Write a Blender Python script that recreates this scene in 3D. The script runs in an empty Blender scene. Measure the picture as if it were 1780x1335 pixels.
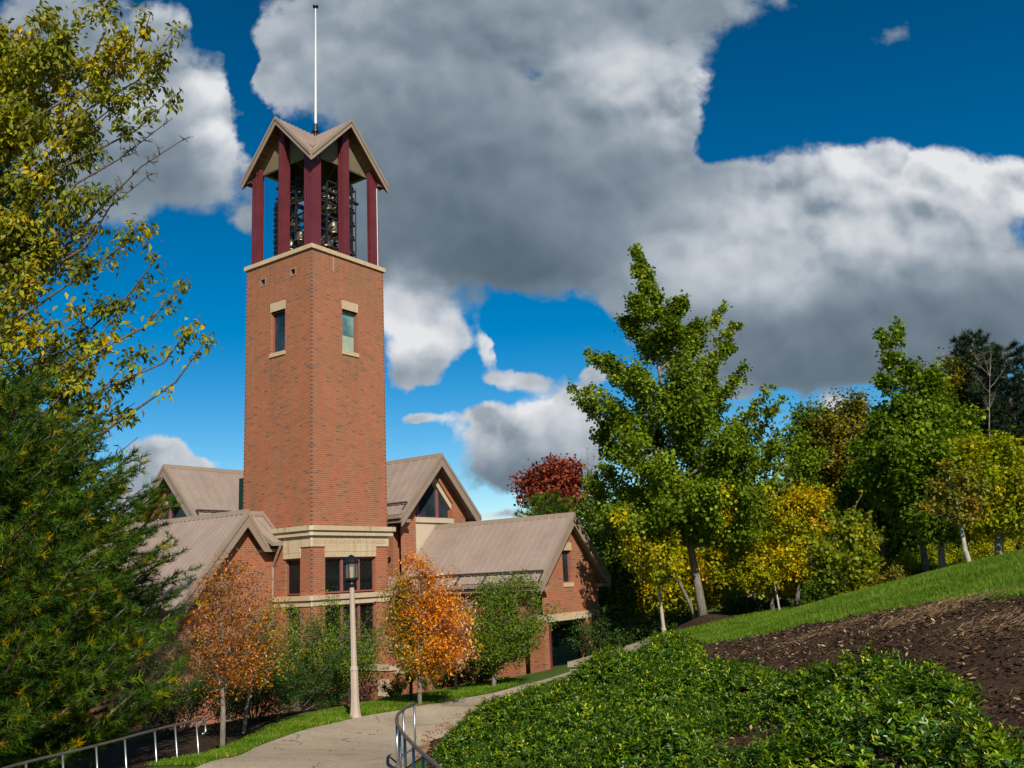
import bpy, math, random
import numpy as np
from mathutils import Vector, Matrix
from mathutils.geometry import tessellate_polygon
rng = np.random.default_rng(11)
random.seed(7)
SC = bpy.context.scene
COL = SC.collection
R = math.radians

# ---------------------------------------------------------------- camera geometry
PITCH, ROLL, FOC, CX, CY = R(12.1212), R(-2.7096), 1568.3, 890.0, 667.5
TH = R(54.4587)
CO = np.array([-9.54, 41.965])
AV = np.array([math.cos(TH), math.sin(TH)]); BV = np.array([-AV[1], AV[0]])

def ray(px, py):
    U = (px-CX)/FOC; V = -(py-CY)/FOC
    cr, sr = math.cos(ROLL), math.sin(ROLL)
    u = U*cr-V*sr; v = U*sr+V*cr
    c, s = math.cos(PITCH), math.sin(PITCH)
    return np.array([u, c-v*s, s+v*c])
def at(px, py, Y):
    r = ray(px, py); return r*Y/r[1]
def atz(px, py, z):
    r = ray(px, py); return r*z/r[2]
def W(u, v, z):
    q = CO+AV*u+BV*v; return np.array([q[0], q[1], z])

cam_d = bpy.data.cameras.new('camera'); cam = bpy.data.objects.new('camera', cam_d); COL.objects.link(cam)
cam_d.sensor_fit = 'HORIZONTAL'; cam_d.sensor_width = 36.0; cam_d.lens = 36.0*FOC/1780.0
cam_d.clip_start = 0.1; cam_d.clip_end = 3000
c, s = math.cos(PITCH), math.sin(PITCH); cr, sr = math.cos(ROLL), math.sin(ROLL)
fw = Vector((0, c, s)); rx = Vector((1, 0, 0)); up = Vector((0, -s, c))
X = rx*cr+up*sr; Yv = up*cr-rx*sr
M = Matrix((X, Yv, -fw)).transposed().to_4x4()
cam.matrix_world = M
SC.camera = cam

# ---------------------------------------------------------------- tagging helpers
def tag(o, label=None, cat=None, group=None, kind=None):
    if label: o['label'] = label
    if cat: o['category'] = cat
    if group: o['group'] = group
    if kind: o['kind'] = kind
    return o
def empty(name, loc, label, cat, group=None, rz=0):
    o = bpy.data.objects.new(name, None); COL.objects.link(o)
    o.location = loc; o.rotation_euler = (0, 0, rz); o.empty_display_size = .3
    return tag(o, label, cat, group)
def copy_tree(o, parent=None):
    n = o.copy(); COL.objects.link(n)
    if parent: n.parent = parent
    for ch in o.children: copy_tree(ch, n)
    return n

class MB:
    """collects faces for one mesh"""
    def __init__(s): s.v = []; s.f = []
    def poly(s, pts):
        i = len(s.v); s.v += [tuple(map(float, p)) for p in pts]; s.f.append(tuple(range(i, i+len(pts))))
    def hexa(s, p):  # 8 points: bottom 4, top 4
        i = len(s.v); s.v += [tuple(map(float, q)) for q in p]
        for f in ((3,2,1,0),(4,5,6,7),(0,1,5,4),(1,2,6,5),(2,3,7,6),(3,0,4,7)): s.f.append(tuple(i+k for k in f))
    def box(s, x0, x1, y0, y1, z0, z1):
        s.hexa([(x0,y0,z0),(x1,y0,z0),(x1,y1,z0),(x0,y1,z0),(x0,y0,z1),(x1,y0,z1),(x1,y1,z1),(x0,y1,z1)])
    def beam(s, p0, p1, w, h):  # from p0 to p1, cross-section spanned by vectors w and h
        p0, p1, w, h = map(np.array, (p0, p1, w, h))
        s.hexa([p0, p1, p1+w, p0+w, p0+h, p1+h, p1+w+h, p0+w+h])
    def tube(s, pts, rad, n=8, cap=True):
        pts = [np.array(p, float) for p in pts]
        if not hasattr(rad, '__len__'): rad = [rad]*len(pts)
        base = len(s.v); up0 = None
        for k, p in enumerate(pts):
            d = pts[min(k+1, len(pts)-1)]-pts[max(k-1, 0)]; d = d/(np.linalg.norm(d)+1e-9)
            if up0 is None:
                up0 = np.array([0,0,1.]) if abs(d[2]) < .9 else np.array([1.,0,0])
            a = np.cross(d, up0); a /= np.linalg.norm(a)+1e-9; b = np.cross(d, a); up0 = -b
            for j in range(n):
                t = 2*math.pi*j/n
                s.v.append(tuple(p+rad[k]*(a*math.cos(t)+b*math.sin(t))))
        for k in range(len(pts)-1):
            for j in range(n):
                s.f.append((base+k*n+j, base+k*n+(j+1)%n, base+(k+1)*n+(j+1)%n, base+(k+1)*n+j))
        if cap:
            s.f.append(tuple(base+j for j in range(n))[::-1]); s.f.append(tuple(base+(len(pts)-1)*n+j for j in range(n)))
    def lathe(s, prof, n=16, c=(0,0,0)):
        base = len(s.v)
        for (r, z) in prof:
            for j in range(n):
                t = 2*math.pi*j/n; s.v.append((c[0]+r*math.cos(t), c[1]+r*math.sin(t), c[2]+z))
        for k in range(len(prof)-1):
            for j in range(n):
                s.f.append((base+k*n+j, base+k*n+(j+1)%n, base+(k+1)*n+(j+1)%n, base+(k+1)*n+j))
    def build(s, name, m, parent=None, smooth=False):
        me = bpy.data.meshes.new(name); me.from_pydata(s.v, [], s.f); me.update()
        if smooth: me.polygons.foreach_set('use_smooth', [True]*len(me.polygons))
        me.materials.append(m)
        o = bpy.data.objects.new(name, me); COL.objects.link(o)
        if parent: o.parent = parent
        return o

# ---------------------------------------------------------------- material helpers
class NT:
    def __init__(s, name):
        s.m = bpy.data.materials.new(name); s.m.use_nodes = True; s.t = s.m.node_tree; s.t.nodes.clear()
        s.out = s.n('ShaderNodeOutputMaterial')
    def n(s, typ, **kw):
        x = s.t.nodes.new(typ)
        for k, v in kw.items(): setattr(x, k, v)
        return x
    def l(s, a, b): s.t.links.new(a, b)
    def val(s, sock, v):
        if hasattr(v, 'is_output') or isinstance(v, bpy.types.NodeSocket): s.l(v, sock)
        else: sock.default_value = v
    def math(s, op, a, b=0, c=0, clamp=False):
        x = s.n('ShaderNodeMath', operation=op, use_clamp=clamp)
        s.val(x.inputs[0], a); s.val(x.inputs[1], b); s.val(x.inputs[2], c); return x.outputs[0]
    def ramp(s, fac, stops, interp='LINEAR'):
        x = s.n('ShaderNodeValToRGB'); x.color_ramp.interpolation = interp
        e = x.color_ramp.elements
        while len(e) < len(stops): e.new(.5)
        for k, (p, cc) in enumerate(stops): e[k].position = p; e[k].color = (*cc, 1)
        s.val(x.inputs[0], fac); return x.outputs[0]
    def mix(s, f, a, b, mode='MIX'):
        x = s.n('ShaderNodeMix', data_type='RGBA', blend_type=mode)
        s.val(x.inputs[0], f); s.val(x.inputs[6], a if not isinstance(a, tuple) else (*a, 1)); s.val(x.inputs[7], b if not isinstance(b, tuple) else (*b, 1))
        return x.outputs[2]
    def coords(s, kind='Object'):
        return s.n('ShaderNodeTexCoord').outputs[kind]
    def noise(s, vec, scale, detail=4, rough=.55, out='Fac'):
        x = s.n('ShaderNodeTexNoise'); x.inputs['Scale'].default_value = scale; x.inputs['Detail'].default_value = detail
        x.inputs['Roughness'].default_value = rough
        if vec is not None: s.l(vec, x.inputs['Vector'])
        return x.outputs[out]
    def map(s, vec, sc=(1,1,1), loc=(0,0,0), rot=(0,0,0)):
        x = s.n('ShaderNodeMapping'); s.l(vec, x.inputs[0]); x.inputs['Scale'].default_value = sc; x.inputs['Location'].default_value = loc
        x.inputs['Rotation'].default_value = rot
        return x.outputs[0]
    def bump(s, h, strength=.3, dist=.02, nrm=None):
        x = s.n('ShaderNodeBump'); x.inputs['Strength'].default_value = strength; x.inputs['Distance'].default_value = dist
        s.l(h, x.inputs['Height'])
        if nrm is not None: s.l(nrm, x.inputs['Normal'])
        return x.outputs[0]
    def pbr(s, col, rough=.8, metal=0, spec=.3, nrm=None):
        x = s.n('ShaderNodeBsdfPrincipled')
        s.val(x.inputs['Base Color'], col if not isinstance(col, tuple) else (*col, 1)); s.val(x.inputs['Roughness'], rough)
        x.inputs['Metallic'].default_value = metal; x.inputs['Specular IOR Level'].default_value = spec
        if nrm is not None: s.l(nrm, x.inputs['Normal'])
        s.l(x.outputs[0], s.out.inputs[0]); return x

def simple(name, col, rough=.7, metal=0, spec=.3, var=.12, scale=3, bump=0, grime=None):
    t = NT(name); co = t.coords()
    f = t.noise(co, scale, 5)
    c2 = tuple(min(1, k*(1+var)) for k in col); c1 = tuple(k*(1-var) for k in col)
    cc = t.ramp(f, [(.3, c1), (.7, c2)])
    if grime:
        g = t.noise(t.map(co, (1,1,.25)), grime[1], 6, .65)
        gm = t.ramp(g, [(grime[2], (0,0,0)), (grime[2]+.12, (1,1,1))])
        cc = t.mix(gm, cc, grime[0])
    nrm = t.bump(t.noise(co, scale*12, 4), bump, .01) if bump else None
    t.pbr(cc, rough, metal, spec, nrm)
    return t.m

def brick(name, corner=False, tint=(1,1,1)):
    t = NT(name); co = t.coords()
    sep = t.n('ShaderNodeSeparateXYZ'); t.l(co, sep.inputs[0])
    ssum = t.math('ADD', sep.outputs[0], sep.outputs[1])
    cmb = t.n('ShaderNodeCombineXYZ'); t.l(ssum, cmb.inputs[0]); t.l(sep.outputs[2], cmb.inputs[1])
    b = t.n('ShaderNodeTexBrick'); t.l(cmb.outputs[0], b.inputs['Vector'])
    b.offset = .5; b.squash = 1
    b.inputs['Color1'].default_value = (0,0,0,1); b.inputs['Color2'].default_value = (1,1,1,1); b.inputs['Mortar'].default_value = (.5,.5,.5,1)
    b.inputs['Scale'].default_value = 1; b.inputs['Mortar Size'].default_value = .0065; b.inputs['Mortar Smooth'].default_value = .2
    b.inputs['Brick Width'].default_value = .305; b.inputs['Row Height'].default_value = .1; b.inputs['Bias'].default_value = 0
    k = tint
    def cc(r, g, bb): return (r*k[0]*.76, g*k[1]*.78, bb*k[2]*.84)
    col = t.ramp(b.outputs['Color'], [(0, cc(.42,.115,.05)), (.25, cc(.50,.16,.068)), (.5, cc(.44,.13,.052)), (.72, cc(.53,.175,.08)), (.9, cc(.45,.14,.06)), (.94, cc(.24,.125,.078)), (1, cc(.17,.10,.07))])
    # soft clouded tone over many bricks
    big = t.noise(cmb.outputs[0], .6, 4)
    col = t.mix(.22, col, t.ramp(big, [(.35, cc(.36,.12,.055)), (.65, cc(.56,.19,.085))]))
    # weathering: greenish brown stains running down
    st = t.noise(t.map(co, (1.4,1.4,.22)), 1.1, 6, .6)
    col = t.mix(t.math('MULTIPLY', t.ramp(st, [(.50, (0,0,0)), (.70, (1,1,1))]), .5), col, cc(.27,.15,.065))
    if corner:
        # rain streaks below the coping and below the small sills, one pale lime run on the right face
        sv = t.noise(t.map(co, (5,5,.10)), 1.6, 5, .7)
        fall = t.math('MAXIMUM', t.ramp(t.math('MULTIPLY_ADD', sep.outputs[2], .25, -3.1), [(0, (0,0,0)), (.98, (1,1,1))]), t.math('MULTIPLY', t.ramp(t.math('MULTIPLY_ADD', sep.outputs[2], .3333, -2.77), [(0, (0,0,0)), (.99, (1,1,1)), (1, (0,0,0))]), t.math('COMPARE', ssum, 2.5, .62)))
        col = t.mix(t.math('MULTIPLY', t.math('MULTIPLY', t.ramp(sv, [(.45, (0,0,0)), (.62, (1,1,1))]), fall), .55), col, (.13,.085,.045))
        lime = t.math('MULTIPLY', t.math('MULTIPLY', t.math('COMPARE', sep.outputs[0], 1.42, .018), t.math('COMPARE', sep.outputs[2], 15.95, .42)), t.math('LESS_THAN', sep.outputs[1], .1))
        col = t.mix(t.math('MULTIPLY', lime, .6), col, (.7,.66,.6))
        m = t.math('MINIMUM', ssum, t.math('SUBTRACT', 5.0, ssum))
        edge = t.math('LESS_THAN', m, .10)
        rowp = t.math('LESS_THAN', t.math('FRACT', t.math('DIVIDE', sep.outputs[2], .2)), .5)
        col = t.mix(t.math('MULTIPLY', t.math('MULTIPLY', edge, rowp), .8), col, (.10,.065,.05))
    col = t.mix(b.outputs['Fac'], col, (.40,.29,.20))
    h = t.math('SUBTRACT', 1.0, b.outputs['Fac'])
    nrm = t.bump(h, .5, .008, t.bump(t.noise(co, 30, 4), .25, .006))
    t.pbr(col, .88, 0, .2, nrm); return t.m

def stone(name, base=(.66,.52,.33), joints=True, dirt=.5, jw=.75):
    t = NT(name); co = t.coords()
    sep = t.n('ShaderNodeSeparateXYZ'); t.l(co, sep.inputs[0])
    ssum = t.math('ADD', sep.outputs[0], sep.outputs[1])
    cmb = t.n('ShaderNodeCombineXYZ'); t.l(ssum, cmb.inputs[0]); t.l(sep.outputs[2], cmb.inputs[1])
    b = t.n('ShaderNodeTexBrick'); t.l(cmb.outputs[0], b.inputs['Vector'])
    b.offset = .0; b.inputs['Color1'].default_value = (0,0,0,1); b.inputs['Color2'].default_value = (1,1,1,1); b.inputs['Mortar'].default_value = (.5,.5,.5,1)
    b.inputs['Scale'].default_value = 1; b.inputs['Mortar Size'].default_value = .006 if joints else 0.0
    b.inputs['Brick Width'].default_value = jw; b.inputs['Row Height'].default_value = 50
    x = base
    col = t.ramp(b.outputs['Color'], [(0, (x[0]*.92, x[1]*.86, x[2]*.8)), (.5, x), (1, (x[0]*1.04, x[1]*1.06, x[2]*1.15))])
    n1 = t.noise(co, 5, 6, .65)
    col = t.mix(.35, col, t.ramp(n1, [(.3, tuple(v*.72 for v in x)), (.7, tuple(min(1, v*1.12) for v in x))]))
    g = t.noise(t.map(co, (1.5,1.5,.35)), 1.6, 7, .7)
    col = t.mix(t.math('MULTIPLY', t.ramp(g, [(.53, (0,0,0)), (.70, (1,1,1))]), dirt), col, (.16,.13,.09))
    if joints: col = t.mix(t.math('MULTIPLY', b.outputs['Fac'], .7), col, (.2,.15,.1))
    t.pbr(col, .85, 0, .2, t.bump(t.noise(co, 25, 5), .3, .008)); return t.m

def glass(name, col=(.012,.02,.02), rough=.06, spec=.5):
    t = NT(name); co = t.coords()
    c_ = t.ramp(t.noise(co, .8, 3), [(.35, tuple(k*.5 for k in col)), (.65, tuple(k*1.6 for k in col))])
    nr = t.bump(t.noise(co, 1.3, 2), .06, .05)
    t.pbr(c_, rough, 0, spec, nr); return t.m

def metal_roof(name, col=(.33,.245,.185)):
    t = NT(name); co = t.coords()
    f = t.noise(t.map(co, (.7,.7,.7)), 1.2, 5, .6)
    cc = t.ramp(f, [(.3, tuple(k*.86 for k in col)), (.7, tuple(k*1.1 for k in col))])
    g = t.noise(co, 14, 4, .6)
    cc = t.mix(.12, cc, t.ramp(g, [(.4, tuple(k*.6 for k in col)), (.6, tuple(k*1.3 for k in col))]))
    t.pbr(cc, .48, .0, .4, t.bump(t.noise(co, 2.2, 3), .12, .03)); return t.m

def leafmat(name, stops, trans=.3, vary=.35, rough=.5, sheen=.25):
    """stops: colour ramp over the per-leaf 'clu' value (species colouring), rnd varies the tone"""
    t = NT(name)
    a = t.n('ShaderNodeAttribute'); a.attribute_name = 'clu'
    r = t.n('ShaderNodeAttribute'); r.attribute_name = 'rnd'
    c_ = t.ramp(a.outputs['Fac'], stops)
    k = t.math('MULTIPLY_ADD', r.outputs['Fac'], vary*2, 1-vary)
    hs = t.n('ShaderNodeHueSaturation'); t.l(c_, hs.inputs['Color']); t.l(k, hs.inputs['Value']); hs.inputs['Saturation'].default_value = 1.08
    t.l(t.math('MULTIPLY_ADD', r.outputs['Fac'], .03, .485), hs.inputs['Hue'])
    p = t.pbr(hs.outputs[0], rough, 0, sheen)
    tr = t.n('ShaderNodeBsdfTranslucent'); t.l(hs.outputs[0], tr.inputs[0])
    mx = t.n('ShaderNodeMixShader'); mx.inputs[0].default_value = trans
    t.l(p.outputs[0], mx.inputs[1]); t.l(tr.outputs[0], mx.inputs[2]); t.l(mx.outputs[0], t.out.inputs[0])
    return t.m

def barkmat(name, c1=(.09,.07,.055), c2=(.2,.17,.14)):
    t = NT(name); co = t.coords()
    f = t.noise(t.map(co, (6,6,1.3)), 3, 6, .65)
    cc = t.ramp(f, [(.35, c1), (.65, c2)])
    t.pbr(cc, .9, 0, .15, t.bump(f, .6, .03)); return t.m
# ================================================================= MATERIALS
M_TB = brick('tower_brick', True)
M_B = brick('red_brick')
M_ST = stone('limestone', (.58,.46,.30))
M_ST2 = stone('limestone_plain', (.56,.43,.28), False, .25)
M_STW = stone('limestone_stained', (.55,.44,.29), True, .85, .95)
M_STUCCO = simple('cream_stucco', (.56,.45,.33), .9, var=.05, scale=1.5)
M_RF = metal_roof('tan_metal_roof', (.335,.258,.212))
M_FA = simple('tan_fascia_paint', (.30,.222,.165), .5, spec=.4, var=.06, scale=1.5)
M_SOF = simple('brown_soffit', (.12,.075,.05), .7, var=.1)
M_WD = simple('slatted_soffit', (.16,.07,.045), .6, var=.2)
M_MAR = simple('maroon_paint', (.13,.022,.028), .42, spec=.45, var=.14, scale=1.2)
M_FRM = simple('rose_window_frame', (.26,.10,.085), .5, var=.06)
M_GL = glass('dark_glass', (.006,.009,.008), .06, .22)
M_GL2 = glass('teal_glass', (.13,.25,.22), .12)
M_GLB = glass('blue_grey_glass', (.02,.032,.042), .08)
M_WHT = simple('white_paint', (.75,.75,.73), .4, var=.03)
M_BLK = simple('black_paint', (.012,.013,.014), .4, var=.1)
M_STEEL = simple('dark_bell_frame_steel', (.018,.02,.02), .5, var=.3)
M_BRZ = simple('pewter_bronze', (.33,.29,.22), .3, metal=.85, var=.15, scale=2)
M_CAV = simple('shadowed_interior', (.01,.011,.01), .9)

# ================================================================= TOWER AND CHAPEL
LOC = (CO[0], CO[1], 0)
def bempty(name, label, cat): return empty(name, LOC, label, cat, None, TH)

def mapv(v):  # plane v = const seen from -v : (s, z) -> local
    return lambda s_, z, d=0: (s_, v+d, z)
def mapu(u):
    return lambda s_, z, d=0: (u+d, s_, z)
def wall_poly(mb, outer, holes, mp, depth=.25, flip=False):
    loops = [[Vector((p[0], p[1], 0)) for p in outer]]+[[Vector((p[0], p[1], 0)) for p in h] for h in holes]
    flat = [p for l in loops for p in l]
    for tri in tessellate_polygon(loops):
        mb.poly([mp(flat[i].x, flat[i].y) for i in tri])
    for h in holes:
        n = len(h)
        for i in range(n):
            a_, b_ = h[i], h[(i+1) % n]
            mb.poly([mp(*a_), mp(*b_), mp(b_[0], b_[1], depth), mp(a_[0], a_[1], depth)])
def rect(s0, s1, z0, z1): return [(s0, z0), (s1, z0), (s1, z1), (s0, z1)]
def bar(mb, mp, s0, s1, z0, z1, d0, d1):
    p = [mp(s0, z0, d0), mp(s1, z0, d0), mp(s1, z0, d1), mp(s0, z0, d1), mp(s0, z1, d0), mp(s1, z1, d0), mp(s1, z1, d1), mp(s0, z1, d1)]
    mb.hexa(p)
def window(parent, mp, s0, s1, z0, z1, d, gm, mulls=(), transoms=(), fw_=.06, fm=None):
    f = MB()
    bar(f, mp, s0, s0+fw_, z0, z1, d-.04, d+.04); bar(f, mp, s1-fw_, s1, z0, z1, d-.04, d+.04)
    bar(f, mp, s0+fw_, s1-fw_, z1-fw_, z1, d-.04, d+.04); bar(f, mp, s0+fw_, s1-fw_, z0, z0+fw_, d-.04, d+.04)
    for m_ in mulls: bar(f, mp, m_-.07, m_+.07, z0+fw_, z1-fw_, d-.045, d+.045)
    for tz in transoms: bar(f, mp, s0+fw_, s1-fw_, tz-.03, tz+.03, d-.03, d+.03)
    o = f.build('window', fm or M_FRM, parent)
    g = MB(); g.poly([mp(s0, z0, d+.03), mp(s1, z0, d+.03), mp(s1, z1, d+.03), mp(s0, z1, d+.03)])
    g.build('pane', gm, o)
    return o

GZ = -6.2   # below ground
# ---------------- tower
tw = bempty('bell_tower', 'tall square brick bell tower with maroon posts, open belfry of bells and folded metal roof', 'tower')
mb = MB()
BT = 16.34
hr = [rect(2.0, 3.06, 11.45, 13.66), rect(.82, 4.12, -.35, 1.35), rect(.82, 4.12, -4.0, -.84)]
wall_poly(mb, rect(0, 5, GZ, BT), hr, mapv(0), .3)
hl = [rect(1.95, 3.02, 11.45, 13.66), rect(.78, 1.86, -.35, 1.35), rect(.78, 1.86, -4.0, -.84), rect(1.2, 1.52, 15.27, 15.57), rect(3.5, 3.82, 15.27, 15.57)]
wall_poly(mb, rect(0, 5, GZ, BT), hl, mapu(0), .3)
mb.poly([(5,0,GZ),(5,5,GZ),(5,5,BT),(5,0,BT)]); mb.poly([(5,5,GZ),(0,5,GZ),(0,5,BT),(5,5,BT)])
mb.build('wall', M_TB, tw)
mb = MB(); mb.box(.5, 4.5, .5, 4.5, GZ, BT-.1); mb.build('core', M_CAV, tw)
# windows
window(tw, mapv(0), 2.0, 3.06, 11.45, 13.66, .2, M_GL2, (), (), .06)
m = MB(); m.poly([(2.07,.222,11.52),(2.99,.222,11.52),(2.99,.222,12.35),(2.07,.222,12.35)]); m.build('blind', simple('pale_green_blind', (.34,.40,.30), .7), tw)
window(tw, mapu(0), 1.95, 3.02, 11.45, 13.66, .2, M_GLB, (), (), .05)
window(tw, mapv(0), .82, 4.12, -.3, 1.33, .15, M_GL, (1.97, 3.07), (), .07)
window(tw, mapu(0), .78, 1.86, -.3, 1.33, .2, M_GL, (), (), .05)
window(tw, mapv(0), .82, 4.12, -4.0, -.86, .15, M_GL, (1.97, 3.07), (-2.4,), .07)
window(tw, mapu(0), .78, 1.86, -4.0, -.86, .2, M_GL, (), (-2.4,), .05)
# lintels and sills of the small windows
for mp, a0, a1, nm in ((mapv(0), 1.97, 3.1, 1), (mapu(0), 1.92, 3.06, 0)):
    mb = MB(); bar(mb, mp, a0, a1, 13.66, 14.12, -.02, .25); mb.build('lintel', M_ST2, tw)
    mb = MB(); bar(mb, mp, a0, a1, 11.3, 11.5, -.06, .18); mb.build('sill', M_ST2, tw)
for s0 in (1.2, 3.5):
    mb = MB(); mp = mapu(0)
    for (a0, a1, b0, b1) in ((s0-.06, s0+.38, 15.57, 15.63), (s0-.06, s0+.38, 15.21, 15.27), (s0-.06, s0, 15.27, 15.57), (s0+.32, s0+.38, 15.27, 15.57)):
        bar(mb, mp, a0, a1, b0, b1, -.025, .06)
    mb.build('vent', M_FA, tw)
# cap
mb = MB()
for (a0, a1, b0, b1) in ((-.1, 5.1, -.1, 1.0), (-.1, 5.1, 4.0, 5.1), (-.1, 1.0, 1.0, 4.0), (4.0, 5.1, 1.0, 4.0)): mb.box(a0, a1, b0, b1, 16.343, 16.56)
mb.box(1.0, 4.0, 1.0, 4.0, 16.343, 16.5)
mb.build('cap', M_ST2, tw)
# cornice: slab, second course, frieze; runs round the visible sides with a cut corner
def band(o_, z0, z1, ch, u1=5.0, v1=2.9, m=M_ST, name='cornice', inn=.02):
    mb = MB(); e = o_
    loop_o = [(-e, v1), (-e, ch), (ch, -e), (u1+e, -e), (u1+e, .6)]
    loop_i = [(-inn+.03, v1), (-inn+.03, -inn+.03), (-inn+.03, -inn+.03), (u1+inn-.03, -inn+.03), (u1+inn-.03, .6)]
    for k in range(4):
        a_, b_ = loop_o[k], loop_o[k+1]; c_, d_ = loop_i[k], loop_i[k+1]
        mb.poly([(*a_, z0), (*b_, z0), (*b_, z1), (*a_, z1)])
        mb.poly([(*a_, z1), (*b_, z1), (*d_, z1), (*c_, z1)])
        mb.poly([(*a_, z0), (*c_, z0), (*d_, z0), (*b_, z0)])
    for k in (0, 4):
        a_, c_ = loop_o[k], loop_i[k]; mb.poly([(*a_, z0), (*a_, z1), (*c_, z1), (*c_, z0)])
    return mb.build(name, m, tw)
band(.3, 2.57, 2.79, -.12, m=M_STW); band(.2, 2.34, 2.53, -.08, v1=2.5); band(.06, 1.84, 2.33, -.02, v1=1.92, u1=4.95)
band(.17, 2.53, 2.57, -.05, m=M_ST2, name='cornice_joint', v1=2.5)
for mp, a0, a1 in ((mapv(0), .78, 4.12), (mapu(0), .73, 1.92)):
    mb = MB(); bar(mb, mp, a0, a1, 1.60, 1.837, -.06, .1); bar(mb, mp, a0, a1, 1.35, 1.59, -.057, .1); mb.build('lintel', M_ST, tw)
band(.15, -.58, -.36, -.05, v1=2.69, name='belt_course', m=M_ST2); band(.05, -.84, -.60, -.01, v1=2.69, name='belt_course', m=M_ST)
# carved inscription
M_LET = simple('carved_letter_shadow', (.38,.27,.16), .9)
words = []
for wd0 in ('FLOYD', 'AND', 'JUANITA', 'SMITH', 'CARILLON'):
    cu = bpy.data.curves.new('lettering', 'FONT'); cu.body = wd0; cu.size = .26; cu.extrude = .004; cu.space_character = 1.12
    to = bpy.data.objects.new('tmp', cu); COL.objects.link(to)
    bpy.context.view_layer.update()
    me = bpy.data.meshes.new_from_object(to.evaluated_get(bpy.context.evaluated_depsgraph_get()))
    COL.objects.unlink(to); bpy.data.objects.remove(to)
    words.append((me, max(v.co.x for v in me.vertices)))
sp0 = .12; tot = sum(w_ for _, w_ in words)+sp0*4; kx = 4.74/tot; xc = .08
for me, w_ in words:
    ins = bpy.data.objects.new('lettering', me); COL.objects.link(ins); ins.parent = tw
    ins.scale = (kx, 1, 1); ins.rotation_euler = (R(90), 0, 0); ins.location = (xc, -.064, 1.975); xc += (w_+sp0)*kx
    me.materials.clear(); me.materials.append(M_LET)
# belfry posts
IN = .15
def lpost(cx_, cy_, sx, sy, L=.6, T=.24):
    mb = MB(); z0, z1 = 16.56, 21.55
    x0, x1 = sorted((cx_, cx_+sx*L)); y0, y1 = sorted((cy_, cy_+sy*T))
    # leg along x
    q0, q1 = (21.5, 21.95) if sx > 0 else (21.95, 21.5)
    mb.hexa([(x0,y0,z0),(x1,y0,z0),(x1,y1,z0),(x0,y1,z0),(x0,y0,q0),(x1,y0,q1),(x1,y1,q1),(x0,y1,q0)])
    xx0, xx1 = sorted((cx_, cx_+sx*T)); yy0, yy1 = sorted((cy_+sy*T, cy_+sy*L))
    q0, q1 = (21.6, 21.95) if sy > 0 else (21.95, 21.6)
    mb.hexa([(xx0,yy0,z0),(xx1,yy0,z0),(xx1,yy1,z0),(xx0,yy1,z0),(xx0,yy0,q0),(xx1,yy0,q0),(xx1,yy1,q1),(xx0,yy1,q1)])
    # rolled flange lines
    fx = cx_-sx*.02; 
    for q in (.09, .3, .5):
        a0, a1 = sorted((cx_+sx*q, cx_+sx*(q+.05))); b0, b1 = sorted((cy_, cy_-sy*.025)); mb.box(a0, a1, b0, b1, z0, z1)
        b0, b1 = sorted((cy_+sy*q, cy_+sy*(q+.05))); a0, a1 = sorted((cx_, cx_-sx*.025)); mb.box(a0, a1, b0, b1, z0, z1)
    return mb.build('post', M_MAR, tw)
for (x_, y_, sx, sy) in ((IN, IN, 1, 1), (5-IN, IN, -1, 1), (IN, 5-IN, 1, -1), (5-IN, 5-IN, -1, -1)): lpost(x_, y_, sx, sy)
for (x_, y_) in ((2.5, IN+.2), (IN+.2, 2.5), (2.5, 5-IN-.2), (5-IN-.2, 2.5)):
    mb = MB(); mb.box(x_-.22, x_+.22, y_-.2, y_+.2, 16.56, 23.6)
    for q in (-.12, .06): mb.box(x_+q, x_+q+.06, y_-.225, y_-.2, 16.56, 23.4); mb.box(x_-.245, x_-.22, y_+q, y_+q+.06, 16.56, 23.4)
    mb.build('post', M_MAR, tw)
# light conduit on the right post
mb = MB(); mb.tube([(4.72, .1, 16.6), (4.72, .1, 21.1)], .022, 6); mb.build('conduit', M_WHT, tw)
# folded roof: four gables, ridges meet in the middle
O = .22; ZE, ZR = 21.3, 24.17; cc_ = 2.5
P0, P1 = -O, 5+O
corners = [(P0,P0), (P1,P0), (P1,P1), (P0,P1)]
mids = [(cc_,P0), (P1,cc_), (cc_,P1), (P0,cc_)]
roof = MB(); under = MB(); TK = .10
for k in range(4):
    c0, m0, c1 = corners[k], mids[k], corners[(k+1) % 4]
    for (p, q) in ((c0, m0), (m0, c1)):
        cr_ = p if p in corners else q; mm = q if p in corners else p
        tri = [(*cr_, ZE), (*mm, ZR), (cc_, cc_, ZR)]
        roof.poly(tri); under.poly([(x_, y_, z-TK*1.4) for (x_, y_, z) in tri])
        # standing seams: run down the slope at right angles to the gable's ridge
        A = np.array(tri[0]); Bm = np.array(tri[1]); Cc = np.array(tri[2])
        n = 10
        for j in range(0, n):
            t_ = (j+.1)/n
            hi = Bm+(Cc-Bm)*t_; lo = A+(Cc-A)*t_
            d_ = (Cc-Bm)/np.linalg.norm(Cc-Bm)*.03; nr = np.array([0, 0, .05])
            roof.beam(hi, lo, d_, nr)
roof.build('roof', M_RF, tw)
under.build('ceiling', simple('tan_belfry_ceiling', (.22,.17,.11), .8), tw)
fa = MB()
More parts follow.
